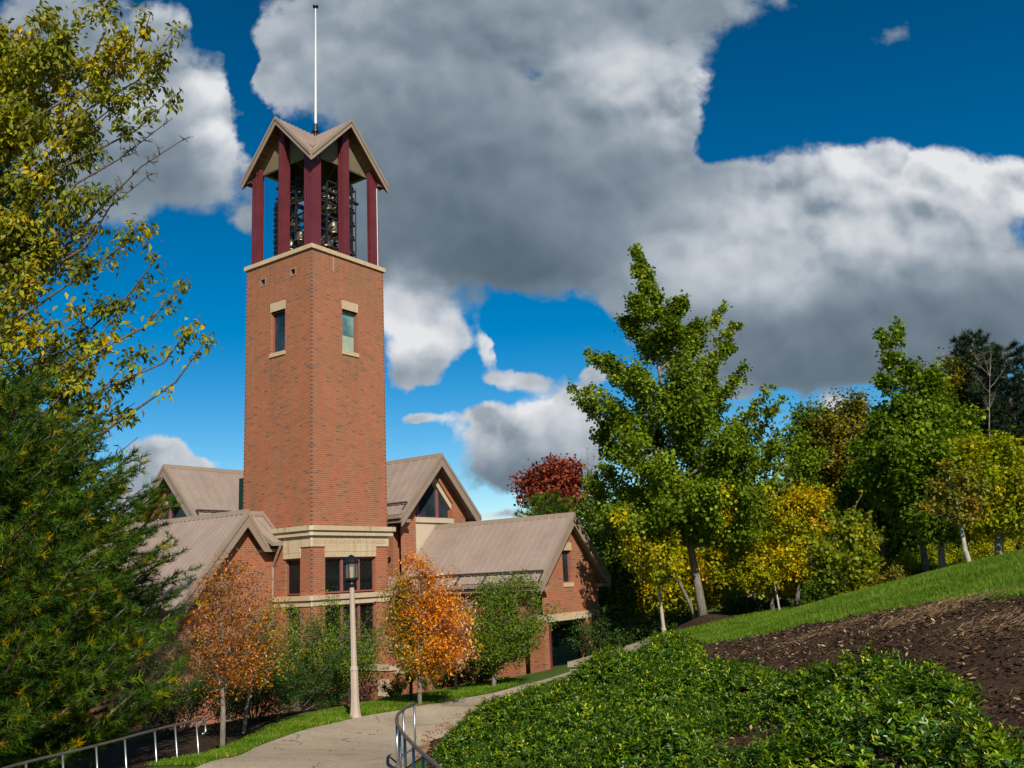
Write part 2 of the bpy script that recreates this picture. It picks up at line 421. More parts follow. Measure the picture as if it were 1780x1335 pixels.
for k in range(4):
    c0, m0, c1 = corners[k], mids[k], corners[(k+1) % 4]
    nx, ny = ((0,-1), (1,0), (0,1), (-1,0))[k]
    for (p, q) in ((c0, m0), (c1, m0)):
        A = np.array([*p, ZE]); Bq = np.array([*q, ZR]); o3 = np.array([nx, ny, 0.])
        fa.beam(A+o3*.001+[0,0,-.40], Bq+o3*.001+[0,0,-.40], o3*.05, [0, 0, .28])
        fa.beam(A+[0,0,-.125], Bq+[0,0,-.125], o3*.10, [0, 0, .19])
fa.build('fascia', M_FA, tw)
# slatted soffit linings inside the gables and light trusses
sl = MB(); tr_ = MB(); pn_ = MB()
for k in range(4):
    c0, m0, c1 = np.array(corners[k]), np.array(mids[k]), np.array(corners[(k+1) % 4])
    cen = np.array([cc_, cc_])
    for p in (c0, c1):
        for j in range(11):
            t0 = .03+j*.088
            a_ = p+(m0-p)*t0; z_ = ZE+(ZR-ZE)*t0-.2
            inn = (cen-m0)/np.linalg.norm(cen-m0)*.55
            lim = (1-t0)
            dd = (m0-p)/np.linalg.norm(m0-p)
            sl.beam([a_[0], a_[1], z_], [a_[0]+inn[0], a_[1]+inn[1], z_], [dd[0]*.15, dd[1]*.15, .15*1.06], [0, 0, .03])
    inn = (cen-m0)/np.linalg.norm(cen-m0)*.75
    for p in (c0, c1):
        A = np.array([p[0]+inn[0], p[1]+inn[1], ZE-.05+.3]); Bq = np.array([m0[0]+inn[0], m0[1]+inn[1], ZR-.45])
        A = A+(Bq-A)*.24
        dd = inn/np.linalg.norm(inn)*.08
        tr_.beam(A, Bq, [dd[0], dd[1], 0], [0, 0, -.16])
    A = np.array([c0[0]+inn[0], c0[1]+inn[1], 21.75]); Bq = np.array([c1[0]+inn[0], c1[1]+inn[1], 21.75]); sh = (Bq-A)*.16
    dd = inn/np.linalg.norm(inn)*.1
    tr_.beam(A+sh, Bq-sh, [dd[0], dd[1], 0], [0, 0, .10])
    Pk = np.array([m0[0]+inn[0], m0[1]+inn[1], ZR-.3]); pn_.poly([A+sh*.3, Bq-sh*.3, Pk])
sl.build('soffit', M_WD, tw); pn_.build('gable_panel', simple('olive_tan_panel', (.17,.13,.08), .8), tw); tr_.build('truss', simple('pale_tan_beam', (.42,.36,.25), .7), tw)
# mast
mb = MB(); mb.tube([(2.5,2.5,24.3), (2.5,2.5,32.15)], [.075, .035], 10); mast = mb.build('mast', M_WHT, tw)
mb = MB(); mb.lathe([(0,24.1),(.1,24.1),(.1,24.35),(.2,24.4),(.2,24.5),(.12,24.55),(.11,24.9),(0,24.9)], 12, (2.5,2.5,0)); mb.build('mast_collar', M_BLK, mast)
mb = MB(); mb.lathe([(0,32.1),(.16,32.14),(.16,32.22),(.05,32.3),(0,32.34)], 12, (2.5,2.5,0)); mb.build('mast_tip', M_BLK, mast)
# bell frame
fr = MB()
LV = [17.3, 18.15, 18.95, 19.7, 20.35, 20.95]
for x_ in (1.15, 2.05, 2.95, 3.85):
    for y_ in (1.15, 3.85, 2.5):
        fr.box(x_-.05, x_+.05, y_-.05, y_+.05, 16.5, 21.3)
for z in LV:
    for y_ in (1.05, 2.4, 3.75):
        fr.box(.95, 4.05, y_+.055, y_+.175, z, z+.1)
    for x_ in (1.15, 2.95, 3.85): fr.box(x_-.045, x_+.045, 1.0, 4.0, z+.1, z+.19)
rr = random.Random(3)
for z in LV[:-1]:
    for x_ in (1.15, 2.05, 2.95):
        fr.beam((x_, 1.12, z+.1), (x_+.9, 1.12, z+.62), (0,.05,0), (0,0,.06))
        fr.beam((1.12, x_+.9, z+.1), (1.12, x_, z+.62), (.05,0,0), (0,0,.06))
    for k in range(9):
        x_ = rr.uniform(1.1, 3.9); y_ = rr.uniform(1.0, 3.9); fr.box(x_-.09, x_+.09, y_-.05, y_+.05, z+.19, z+.42)
        fr.tube([(x_, y_, z+.3), (x_+rr.uniform(-.5,.5), y_-.2, z+.75)], .02, 5)
fr.tube([(3.98, 1.0, 17.0), (4.0, 1.0, 21.1)], .04, 6); fr.box(3.9, 4.15, .9, 1.1, 20.2, 20.3)
fr.box(.95, 1.08, 3.78, 4.0, 17.2, 20.2)
for k in range(13): fr.box(.9, .96, 3.8-.05, 3.8+.24, 17.35+k*.21+.05*(k%3), 17.40+k*.21+.05*(k%3))
fr.build('bell_frame', M_STEEL, tw)
def bell_mesh():
    b = MB(); pr = [(0,0),(.22,0),(.30,-.06),(.36,-.2),(.40,-.45),(.47,-.68),(.58,-.86),(.66,-.95),(.66,-1.0),(.6,-1.0),(.45,-.8),(.34,-.3),(0,-.15)]
    b.lathe(pr, 20); b.lathe([(0,.14),(.12,.12),(.12,0)], 10)
    me_o = b.build('bell', M_BRZ, tw, True); return me_o
bell0 = bell_mesh()
sizes = [(3.35,1.5,19.95,.46),(2.3,1.35,19.95,.46),(2.95,1.45,19.9,.42),(2.75,1.4,18.95,.68),(3.6,1.5,18.9,.5),
         (1.3,1.9,19.2,.42),(1.35,2.8,19.1,.44),(1.3,2.3,18.2,.5),(1.4,3.4,18.3,.5),(2.2,1.4,18.0,.6),(3.5,1.4,18.0,.6),(1.3,1.5,17.9,.5),(1.35,3.1,17.9,.5)]
for k in range(9): sizes.append((1.95+k*.24, 1.3, 20.72-.02*(k%2), .2))
for k in range(7): sizes.append((2.0+k*.3, 1.3, 20.3, .24))
for k in range(6): sizes.append((1.35, 1.6+k*.33, 20.4, .22))
for k, (x_, y_, z_, s_) in enumerate(sizes):
    b = bell0 if k == 0 else bell0.copy()
    if k: COL.objects.link(b)
    b.parent = tw; b.location = (x_, y_, z_); b.scale = (s_*1.2,)*3

# ---------------- chapel building (hall with crossing gables, near wing on the left, long wing on the right)
ch = bempty('brick_chapel', 'low brick chapel with steep tan metal roofs and glazed gables spreading behind the bell tower', 'building')
def roof_plane(A, B_, D, C_, thick=.14, rib=.42, name='roof', guard=None, ends=True):
    """A-B ridge, D-C eave (A above D). slab with standing seams"""
    A, B_, C_, D = [np.array(p, float) for p in (A, B_, C_, D)]
    n = np.cross(B_-A, D-A); n /= np.linalg.norm(n)
    if n[2] < 0: n = -n
    m = MB(); dn = -n*thick
    m.hexa([A+dn, B_+dn, C_+dn, D+dn, A, B_, C_, D])
    L = np.linalg.norm(C_-D); k = int(L/rib); e = (B_-A)/np.linalg.norm(B_-A)
    for j in range(k+1):
        t_ = min(.999, (j+.02)*rib/L); hi = A+(B_-A)*t_; lo = D+(C_-D)*t_
        m.beam(hi, lo, e*.035, n*.055)
    o = m.build(name, M_RF, ch)
    if guard:
        g = MB(); f0, t0, t1 = guard
        a_ = A+(D-A)*f0; b_ = B_+(C_-B_)*f0
        p, q = a_+(b_-a_)*t0+n*.10, a_+(b_-a_)*t1+n*.10
        g.beam(p, q, n*.05, (D-A)/np.linalg.norm(D-A)*.09)
        nn = max(2, int(np.linalg.norm(q-p)/1.6))
        for j in range(nn+1):
            r_ = p+(q-p)*j/nn; g.beam(r_-n*.1, r_+(D-A)/np.linalg.norm(D-A)*.6-n*.1, e*.03, n*.1)
        g.build('snow_guard', simple('dark_bronze_metal', (.05,.035,.028), .5), o)
    return o
def rake(P, Q, out, w=.12, h=.52, name='fascia'):
    """board under the roof edge from ridge end P to eave end Q; out = outward normal"""
    m = MB(); out = np.array(out, float)
    m.beam(np.array(P)+out*.002+[0,0,-h+.02], np.array(Q)+out*.002+[0,0,-h+.02], out*w*.6, [0,0,h*.70])
    m.beam(np.array(P)+[0,0,-h*.30+.022], np.array(Q)+[0,0,-h*.30+.022], out*w, [0,0,h*.30+.03])
    return m.build(name, M_FA, ch)
def capr(A, B_, w=.16):
    m = MB(); A, B_ = np.array(A, float), np.array(B_, float); e = (B_-A)/np.linalg.norm(B_-A); sd = np.cross(e, [0,0,1])
    m.hexa([A-sd*w-[0,0,w*.9], B_-sd*w-[0,0,w*.9], B_+sd*w-[0,0,w*.9], A+sd*w-[0,0,w*.9], A-sd*.05+[0,0,.08], B_-sd*.05+[0,0,.08], B_+sd*.05+[0,0,.08], A+sd*.05+[0,0,.08]])
    return m.build('ridge_cap', M_FA, ch)
def eavebox(A, B_, out, name='eave'):
    m = MB(); A, B_ = np.array(A, float), np.array(B_, float); out = np.array(out, float)
    m.beam(A+[0,0,-.22]-out*.02, B_+[0,0,-.22]-out*.02, out*.12, [0,0,.19])
    m.beam(A+[0,0,-.42]-out*.75, B_+[0,0,-.42]-out*.75, out*.72, [0,0,.16])
    return m.build(name, M_FA, ch)

# main hall: ridge along v (gable faces right, plane v=0) and ridge along u (gable faces left, plane u=0)
HZ = 6.85; RU = 9.33; RV = 11.75; HW = 3.3; EZ = 3.5
roof_plane((RU,0,HZ), (RU,RV+3.5,HZ), (RU-HW,0,EZ), (RU-HW,RV-2.5,EZ), guard=(.83, .0, .42))
roof_plane((RU,0,HZ), (RU,RV+3.5,HZ), (RU+HW,0,EZ), (RU+HW,RV+3.5,EZ))
roof_plane((0,RV,HZ), (RU,RV,HZ), (0,RV-HW,EZ), (RU-HW,RV-HW,EZ), guard=(.80, .02, .8))
roof_plane((0,RV,HZ), (RU,RV,HZ), (0,RV+HW,EZ), (RU,RV+HW,EZ))
capr((RU,-.05,HZ), (RU,RV,HZ)); capr((-.05,RV,HZ), (RU,RV,HZ))
for sgn in (-1, 1):
    rake((RU,0,HZ), (RU+sgn*HW,0,EZ), (0,-1,0), .12, .66); rake((0,RV,HZ), (0,RV+sgn*HW,EZ), (-1,0,0), .12, .66)
eavebox((RU-HW,0,EZ), (RU-HW,RV-HW,EZ), (-1,0,0)); eavebox((RU+HW,0,EZ), (RU+HW,RV+3,EZ), (1,0,0))
eavebox((0,RV-HW,EZ), (RU-HW,RV-HW,EZ), (0,-1,0))
def gable(cen, w0, w1, top, mp, opening, panel_z, roofz):
    """gable wall with a glazed pentagon and a stucco panel below"""
    s0, s1 = w0, w1
    lz = roofz-abs(cen-s0)*1.015-.14; rz = roofz-abs(cen-s1)*1.015-.14
    out = [(s0, GZ), (s1, GZ), (s1, rz), (cen, roofz-.14), (s0, lz)]
    m = MB(); wall_poly(m, out, [opening, rect(opening[0][0], opening[1][0], GZ+.1, panel_z)], mp, .45); m.build('wall', M_B, ch)
    m = MB(); m.poly([mp(s_, z, .05) for s_, z in rect(opening[0][0], opening[1][0], GZ+.1, panel_z)]); m.build('panel', M_STUCCO, ch)
    m = MB(); bar(m, mp, opening[0][0], opening[1][0], panel_z, opening[0][1], -.05, .4); m.build('sill', M_STUCCO, ch)
    g = MB(); g.poly([mp(s_, z, .40) for s_, z in opening]); 
    f = MB()
    return g, f
# right gable
OP = [(7.8, 3.42), (10.95, 3.42), (10.95, 4.25), (9.33, 5.95), (7.8, 4.3)]
g, f = gable(9.33, 6.62, 12.02, None, mapv(.6), OP, 3.15, HZ)
def glazed(opening, mp, cen, mull, cream):
    fr_ = MB(); n = len(opening)
    for m_ in mull:
        zt = opening[2][1]+(opening[3][1]-opening[2][1])*(1-abs(m_-cen)/abs(opening[2][0]-cen))-.02
        bar(fr_, mp, m_-.07, m_+.07, opening[0][1], zt, .28, .42)
    bar(fr_, mp, opening[0][0], opening[1][0], opening[0][1]-.0, opening[0][1]+.07, .3, .42)
    o = fr_.build('window', M_FRM, ch)
    g_ = MB(); g_.poly([mp(s_, z, .38) for s_, z in opening]); g_.build('pane', M_GLB, o)
    # inner sloping trims
    t_ = MB(); a_, b_ = opening[3], opening[2]
    for (p, q, w_) in ((a_, b_, .0), (a_, opening[4], .0)):
        A = np.array(mp(p[0], p[1], .12)); Bq = np.array(mp(q[0], q[1], .12)); dd = np.array(mp(0,0,1.))-np.array(mp(0,0,0.))
        t_.beam(A+[0,0,-.34], Bq+[0,0,-.34], dd*.26, [0,0,.36])
    t_.build('window_head', M_STUCCO, o)
    return o
glazed(OP, mapv(.6), 9.33, (8.28, 9.95), 1)
# side wall of the hall facing left, behind the tower
m = MB(); m.box(6.62, 12.0, 1.15, RV+2.9, GZ, EZ-.16); m.build('wall', M_B, ch)
OPL = [(RV-1.6, 3.42), (RV+1.6, 3.42), (RV+1.6, 4.3), (RV, 5.95), (RV-1.6, 4.3)]
gable(RV, RV-2.7, RV+2.7, None, mapu(.6), OPL, 3.15, HZ)
glazed(OPL, mapu(.6), RV, (RV+.75, RV-.75), 0)
m = MB(); m.box(1.15, 6.6, RV-2.7, RV+2.7, GZ, EZ-.16); m.build('wall', M_B, ch)
# narrow upright box, plain dark green, beside the tower's back corner
m = MB(); m.box(.0, .3, 5.01, 5.34, 2.6, 5.5); m.build('dark_strip', simple('dark_green_strip', (.012,.03,.026), .6), ch)

# near left wing: ridge along v, asymmetric gable at v=2.3
NU, NZ, NV = -1.83, 3.59, 2.3; VE = 26.0
LS, RS = 1.18, 1.36
LE = (NU-3.6, NZ-3.6*LS); RE = (NU+1.16, NZ-1.16*RS)
roof_plane((NU,NV,NZ), (NU,VE,NZ), (LE[0],NV,LE[1]), (LE[0],VE,LE[1]), rib=.36)
roof_plane((NU,NV,NZ), (NU,8.0,NZ), (RE[0],NV,RE[1]), (RE[0],8.0,RE[1]), rib=.36)
capr((NU,NV-.05,NZ), (NU,VE,NZ))
rake((NU,NV,NZ), (LE[0],NV,LE[1]), (0,-1,0), .14, .74)
for (y0_, y1_, pg) in ((NV-.11, NV-.002, [(NU,NZ+.02),(RE[0],RE[1]+.02),(RE[0]+.1,RE[1]-.12),(RE[0]-.03,RE[1]-.2),(NU,NZ-.24)]), (NV-.08, NV-.004, [(NU,NZ-.24),(RE[0]-.03,RE[1]-.2),(RE[0]+.02,RE[1]-.26),(RE[0]-.24,RE[1]-.26),(NU,NZ-.74)])):
    m = MB(); n_ = len(pg); a_ = [(s_, y0_, z_) for s_, z_ in pg]; b_ = [(s_, y1_, z_) for s_, z_ in pg]
    m.poly(a_); m.poly(b_[::-1])
    for k in range(n_): m.poly([a_[k], b_[k], b_[(k+1) % n_], a_[(k+1) % n_]])
    m.build('fascia', M_FA, ch)
m = MB(); out = [(-5.0, GZ), (0.0, GZ), (0.0, 1.6), (-.75, 1.75), (-1.1, 2.45), (NU, NZ-.2), (-5.0, NZ-.2-3.17*LS)]
wall_poly(m, out, [], mapv(2.7)); m.build('wall', M_B, ch)
m = MB(); m.box(-4.9, -1.0, 2.72, VE, GZ, -1.0); m.build('wall', M_B, ch)
# stub roof between that wing and the tower, ridge along u
roof_plane((NU,3.5,NZ-.02), (.02,3.5,NZ-.02), (RE[0]+.02,1.95,2.12), (.02,1.95,2.12), rib=.4)
m = MB(); m.beam((0.0,3.5,NZ+.02), (0.0,1.95,2.16), (-.1,0,0), (0,0,.14)); m.beam((NU,3.5,NZ+.0), (0,3.5,NZ), (0,-.16,-.14), (0,0,.12)); m.build('flashing', M_FA, ch)
m = MB(); m.beam((RE[0]-.02,1.87,1.98), (.05,1.87,1.98), (0,.12,0), (0,0,.16)); m.build('gutter', M_FA, ch)
m = MB(); m.beam((RE[0]-.2,2.19,1.72), (-.02,2.19,1.72), (0,.5,0), (0,0,.13)); m.build('eave', M_FA, ch)
m = MB(); m.tube([(-.22,1.95,2.0), (-.22,1.95,1.9), (-.1,2.58,1.05), (-.1,2.58,-5.6)], .065, 6); m.build('downspout', M_FA, ch)

# right wing: ridge along v towards the viewer, gable at v=-8.3
QU, QZ, QV = 9.4, 2.95, -8.3; QW = 3.15; QE = QZ-QW
roof_plane((QU,QV,QZ), (QU,.58,QZ), (QU-QW,QV,QE), (QU-QW,.58,QE), guard=(.87, .0, .93))
roof_plane((QU,QV,QZ), (QU,.58,QZ), (QU+QW,QV,QE), (QU+QW,.58,QE))
capr((QU,QV-.05,QZ), (QU,.58,QZ))
for sgn in (-1, 1): rake((QU,QV,QZ), (QU+sgn*QW,QV,QE), (0,-1,0), .12, .58)
eavebox((QU-QW,QV,QE), (QU-QW,.58,QE), (-1,0,0)); eavebox((QU+QW,QV,QE), (QU+QW,.58,QE), (1,0,0))
m = MB(); zt = QZ-.16
out = [(6.95, -2.07), (11.97, -2.07), (11.97, zt-abs(11.97-QU)), (QU, zt), (6.95, zt-abs(6.95-QU))]
wall_poly(m, out, [rect(8.85, 9.68, -.36, 1.2)], mapv(-7.9), .3); m.build('wall', M_B, ch)
window(ch, mapv(-7.9), 8.85, 9.68, -.36, 1.2, .18, M_GLB, (), (), .06)
m = MB(); bar(m, mapv(-7.9), 8.81, 9.72, 1.2, 1.58, -.02, .25); m.build('lintel', M_ST2, ch)
m = MB(); bar(m, mapv(-7.9), 8.83, 9.7, -.54, -.34, -.05, .2); m.build('sill', M_ST2, ch)
m = MB(); m.box(6.92, 12.0, -7.93, -7.6, -2.09, -1.75); m.build('belt_course', M_ST2, ch)
# left side wall over the passage
m = MB()
wall_poly(m, [(-7.6, -2.06), (.6, -2.06), (.6, QE+.1), (-7.6, QE+.1)], [], mapu(6.95)); m.build('wall', M_B, ch)
m = MB(); m.box(6.95, 11.97, -7.55, .6, -2.3, -2.1); m.build('ceiling', M_SOF, ch)
m = MB(); m.box(6.95, 7.35, -7.9, -7.04, GZ, -2.1); m.build('pier', M_B, ch)
m = MB(); m.box(10.68, 11.97, -7.9, -7.45, GZ, -2.1); m.build('pier', M_B, ch)
m = MB(); m.box(6.95, 7.35, -6.5, .6, GZ, -2.31); m.build('wall', M_B, ch)
m = MB(); m.box(7.36, 9.35, -6.0, -5.7, GZ, -2.31); m.build('wall', M_B, ch)
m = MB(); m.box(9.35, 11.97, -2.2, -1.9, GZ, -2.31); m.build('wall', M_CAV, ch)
m = MB(); m.tube([(7.55,-7.8,GZ), (7.55,-7.8,-2.2)], .08, 8); m.build('post', M_MAR, ch)
# low side windows of that wing
for v0 in (-4.75, -2.6):
    window(ch, lambda s_, z, d=0: (6.95-.01+d*.5, s_, z), v0, v0+1.0, -3.8, -2.7, .0, M_GL, (v0+.5,), (), .05)
    m = MB(); m.box(6.86, 6.95, v0-.1, v0+1.1, -3.98, -3.8); m.build('sill', M_ST2, ch)
# lean-to roof between tower and right wing
roof_plane((6.62,.62,.35), (6.62,4.0,.35), (5.3,.62,-.5), (5.3,4.0,-.5), rib=.36)
m = MB(); m.box(5.05, 6.6, -1.2, .55, GZ, -3.0); m.build('wall', M_B, ch)
m = MB(); m.box(5.0, 6.64, -1.26, .6, -3.0, -2.86); m.build('coping', M_ST2, ch)

# low garden wall in front of the tower
lw = bempty('garden_wall', 'low brick garden wall with pale stone coping behind the near lamp post', 'wall')
m = MB(); m.box(-1.0, -.65, -5.7, .0, GZ, -3.42); m.box(-.65, 3.6, -5.7, -5.35, GZ, -3.60); m.build('wall', M_B, lw)
m = MB(); m.box(-1.05, -.6, -5.76, .0, -3.42, -3.22); m.build('coping', M_ST2, lw)
m = MB(); m.box(-.6, 3.65, -5.76, -5.3, -3.60, -3.42); m.build('coping', M_ST2, lw)
m = MB(); m.box(-1.04, -1.0, -5.7, -5.1, -4.4, -3.75); m.build('plaque', M_ST2, lw)
# dark lean wall left of it (steps cheek) lit in patches
sw = bempty('stair_wall', 'sloping brick stair wall in dappled shade left of the near lamp post', 'wall')
m = MB(); m.hexa([(-3.0,-3.6,GZ),(-2.6,-3.6,GZ),(-2.6,1.0,GZ),(-3.0,1.0,GZ),(-3.0,-3.6,-4.4),(-2.6,-3.6,-4.4),(-2.6,1.0,-3.6),(-3.0,1.0,-3.6)]); m.build('wall', M_B, sw)
# ================================================================= TERRAIN
ctl = []
def cw(x, y, z): ctl.append((x, y, z))
def cp(px, py, D, dz=0): p = at(px, py, D); ctl.append((p[0], p[1], p[2]+dz))
for t_ in [(0,0,-1.65),(0,-6,-1.5),(4,2,-1.45),(-4,2,-2.4),(-7,8,-3.3),(-3.2,9,-3.3),(0,6,-2.2),(12,8,-.75),(10,5,-.8),(-12,12,-3.9),(-25,20,-4.8),
           (-12,0,-3),(24,40,-.4),(15,48,-2.0),(6,48,-3.4),(28,60,-.2),(12,62,-3.9),(0,62,-4.8),(-30,60,-6.2),(30,12,.9),(40,30,1.5),(-40,10,-5),(0,-20,-1),(20,-5,0),
           (.2,26,-3.9),(.4,31,-4.0),(3.0,27,-2.75),(4.8,31,-2.75),(1.0,22,-3.6)]: cw(*t_)
for t_ in [(350,1331,18),(690,1335,18),(520,1335,18),(617,1249,27),(387,1303,22),(421,1277,24.5),(729,1229,29),(857,1197,34),(560,1263,25.5),(200,1335,20)]: cp(*t_)
for (u, v, z) in [(0,0,-5.3),(0,3,-5.5),(-5,2,-5.6),(6.95,-6.5,-4.45),(6.95,-7.9,-4.2),(12,-7.9,-4.0),(6.95,-1,-5.0),(20,-8,-4.2),(15,15,-5),(-10,20,-6),(0,-4.8,-4.75),(-1,-5.7,-4.55)]:
    p = W(u, v, z); cw(*p)
for t_ in [(752,1312,17.3),(800,1265,18,-.2),(880,1215,19,-.2),(1000,1178,19.5,-.2),(1150,1122,21.5,-.2),(800,1335,14.4,-.2),(1000,1335,10.5,-.2),(1150,1250,12,-.2),
           (1300,1335,8.3,-.2),(1500,1250,8.8,-.2),(1700,1335,6.8,-.2),(1700,1185,9.8,-.2),(1500,1165,12.5,-.15),(1250,1135,19,-.1),(1350,1165,14.5,-.15),
           (1780,1130,11),(1600,1120,13),(1780,1045,15),(1600,1058,16.8),(1400,1092,19.8),(1250,1118,23),
           (1780,962,22.5),(1600,1005,25.5),(1450,1046,28),(1340,1082,31),(1250,1105,26),(1226,1090,40.5),(1340,1080,38)]: cp(*t_)
ctl = np.array(ctl)
def tps_fit(P, lam=.25):
    n = len(P); d = np.linalg.norm(P[:, None, :2]-P[None, :, :2], axis=2)
    K = np.where(d > 0, d*d*np.log(d+1e-12), 0)+np.eye(n)*lam
    Q = np.c_[np.ones(n), P[:, :2]]
    A = np.block([[K, Q], [Q.T, np.zeros((3, 3))]])
    return np.linalg.solve(A, np.r_[P[:, 2], 0, 0, 0])
TW = tps_fit(ctl)
def H(x, y):
    x = np.atleast_1d(np.asarray(x, float)); y = np.atleast_1d(np.asarray(y, float)); sh = x.shape; x = x.ravel(); y = y.ravel()
    out = np.empty(len(x))
    for i in range(0, len(x), 20000):
        xx, yy = x[i:i+20000], y[i:i+20000]
        d2 = (xx[:, None]-ctl[None, :, 0])**2+(yy[:, None]-ctl[None, :, 1])**2
        U = .5*d2*np.log(d2+1e-12)
        out[i:i+20000] = U@TW[:-3]+TW[-3]+TW[-2]*xx+TW[-1]*yy
    r = np.hypot(x-2, y-25); k = np.clip((r-38)/40, 0, 1); k = k*k*(3-2*k)
    far = -5+4.5*np.clip((x+10)/60, 0, 1)
    return (out*(1-k)+far*k).reshape(sh)
def h1(x, y): return float(H([x], [y])[0])
def hit(px, py, dz=0):
    r = ray(px, py); t = 3.0
    ts = np.arange(3, 90, .1); z = H(r[0]*ts, r[1]*ts)+dz
    below = np.nonzero(r[2]*ts < z)[0]
    t = ts[below[0]] if len(below) else 60
    return np.array([r[0]*t, r[1]*t, h1(r[0]*t, r[1]*t)])

def arr_mesh(name, V, F, mats, parent=None, smooth=False, attrs=None, midx=None):
    me = bpy.data.meshes.new(name); V = np.asarray(V, np.float32); F = np.asarray(F, np.int32)
    me.vertices.add(len(V)); me.vertices.foreach_set('co', V.ravel())
    k = F.shape[1]; me.loops.add(F.size); me.loops.foreach_set('vertex_index', F.ravel())
    me.polygons.add(len(F)); me.polygons.foreach_set('loop_start', np.arange(0, F.size, k, dtype=np.int32)); me.polygons.foreach_set('loop_total', np.full(len(F), k, np.int32))
    if smooth: me.polygons.foreach_set('use_smooth', np.ones(len(F), bool))
    for m_ in mats: me.materials.append(m_)
    if midx is not None: me.polygons.foreach_set('material_index', np.asarray(midx, np.int32))
    me.update(calc_edges=True)
    for nm, val in (attrs or {}).items():
        a_ = me.attributes.new(nm, 'FLOAT', 'FACE'); a_.data.foreach_set('value', np.asarray(val, np.float32))
    o = bpy.data.objects.new(name, me); COL.objects.link(o)
    if parent: o.parent = parent
    return o

# graded grid
def graded(lo, hi, step, far, n=26):
    mid = np.arange(lo, hi+.001, step); g = 1.22**np.arange(1, n)*step*1.5; g = np.cumsum(g)
    return np.r_[(lo-g[lo-g > -far])[::-1], mid, hi+g[hi+g < far]]
gx = graded(-14, 22, .3, 500, 40); gy = graded(2, 48, .3, 500, 40)
XX, YY = np.meshgrid(gx, gy); ZZ = H(XX, YY)
# small natural unevenness
ZZ = ZZ+.02*np.sin(XX*1.7+.6*YY)*np.cos(YY*1.3-.4*XX)
nx, ny = len(gx), len(gy)
idx = np.arange(nx*ny).reshape(ny, nx)
F = np.stack([idx[:-1, :-1], idx[:-1, 1:], idx[1:, 1:], idx[1:, :-1]], -1).reshape(-1, 4)
t = NT('lawn_soil'); co = t.coords()
c1 = t.ramp(t.noise(co, .5, 6, .6), [(.3, (.06,.11,.018)), (.7, (.12,.18,.03))])
c1 = t.mix(.4, c1, t.ramp(t.noise(co, 18, 4, .7), [(.3, (.02,.05,.008)), (.7, (.11,.17,.03))]))
c1 = t.mix(t.ramp(t.noise(co, .35, 5, .6), [(.56, (0,0,0)), (.68, (1,1,1))]), c1, (.07,.055,.03))
t.pbr(c1, .95, 0, .1, t.bump(t.noise(co, 25, 4), .6, .04))
ground = arr_mesh('ground', np.c_[XX.ravel(), YY.ravel(), ZZ.ravel()], F, [t.m], smooth=True); tag(ground, kind='structure')

def inpoly(x, y, P):
    P = np.asarray(P); c_ = np.zeros(len(x), bool); j = len(P)-1
    for i in range(len(P)):
        xi, yi = P[i][:2]; xj, yj = P[j][:2]
        m_ = ((yi > y) != (yj > y)) & (x < (xj-xi)*(y-yi)/(yj-yi+1e-12)+xi); c_ ^= m_; j = i
    return c_
def sheet(name, P, step, dz, mat, amp=0, seed=0, smooth=True):
    P = np.asarray(P)[:, :2]; x0, y0 = P.min(0)-.3; x1, y1 = P.max(0)+.3
    gx_ = np.arange(x0, x1, step); gy_ = np.arange(y0, y1, step); X_, Y_ = np.meshgrid(gx_, gy_)
    Z_ = H(X_, Y_)+.02*np.sin(X_*1.7+.6*Y_)*np.cos(Y_*1.3-.4*X_)+dz
    if amp:
        r_ = np.random.default_rng(seed); n_ = r_.random(X_.shape)
        Z_ = Z_+amp*(n_-.3)+amp*1.5*np.sin(X_*2.3+np.sin(Y_*1.9))*np.sin(Y_*2.9+1)
    i_ = np.arange(X_.size).reshape(X_.shape)
    Fq = np.stack([i_[:-1, :-1], i_[:-1, 1:], i_[1:, 1:], i_[1:, :-1]], -1).reshape(-1, 4)
    cx_ = X_.ravel()[Fq].mean(1); cy_ = Y_.ravel()[Fq].mean(1); Fq = Fq[inpoly(cx_, cy_, P)]
    used, inv = np.unique(Fq, return_inverse=True)
    o = arr_mesh(name, np.c_[X_.ravel(), Y_.ravel(), Z_.ravel()][used], inv.reshape(Fq.shape), [mat], smooth=smooth)
    return o

# ---------------- path
left_px = [(352,1336),(400,1319),(460,1294),(520,1275),(565,1263),(617,1251),(672,1240),(729,1230),(790,1218),(850,1207),(885,1200)]
Lp = [hit(*p) for p in left_px]
Lp = [np.array([-9.5, 6, 0]), np.array([-8.2, 11.5, 0]), np.array([-7.0, 15, 0])]+Lp
Lp = [np.array(p[:2]) for p in Lp]
d = Lp[-1]-Lp[-3]; d /= np.linalg.norm(d); Lp += [Lp[-1]+d*2.0, Lp[-1]+d*4.0]
# resample
def resample(P, step):
    P = np.array(P); s_ = np.r_[0, np.cumsum(np.linalg.norm(np.diff(P, axis=0), axis=1))]; q = np.arange(0, s_[-1], step)
    return np.c_[[np.interp(q, s_, P[:, k]) for k in range(P.shape[1])]].T
Lq = resample(Lp, .25)
for _ in range(12): Lq[1:-1] = (Lq[:-2]+2*Lq[1:-1]+Lq[2:])/4
tn = np.gradient(Lq, axis=0); tn /= np.linalg.norm(tn, axis=1)[:, None]; nr = np.c_[tn[:, 1], -tn[:, 0]]
for _ in range(60): nr[1:-1] = (nr[:-2]+2*nr[1:-1]+nr[2:])/4
nr /= np.linalg.norm(nr, axis=1)[:, None]
K = 17; wd = 4.15
XY = Lq[:, None, :]+nr[:, None, :]*(np.linspace(0, wd, K)[None, :, None])
zz = H(XY[..., 0], XY[..., 1])+.02*np.sin(XY[..., 0]*1.7+.6*XY[..., 1])*np.cos(XY[..., 1]*1.3-.4*XY[..., 0])+.035
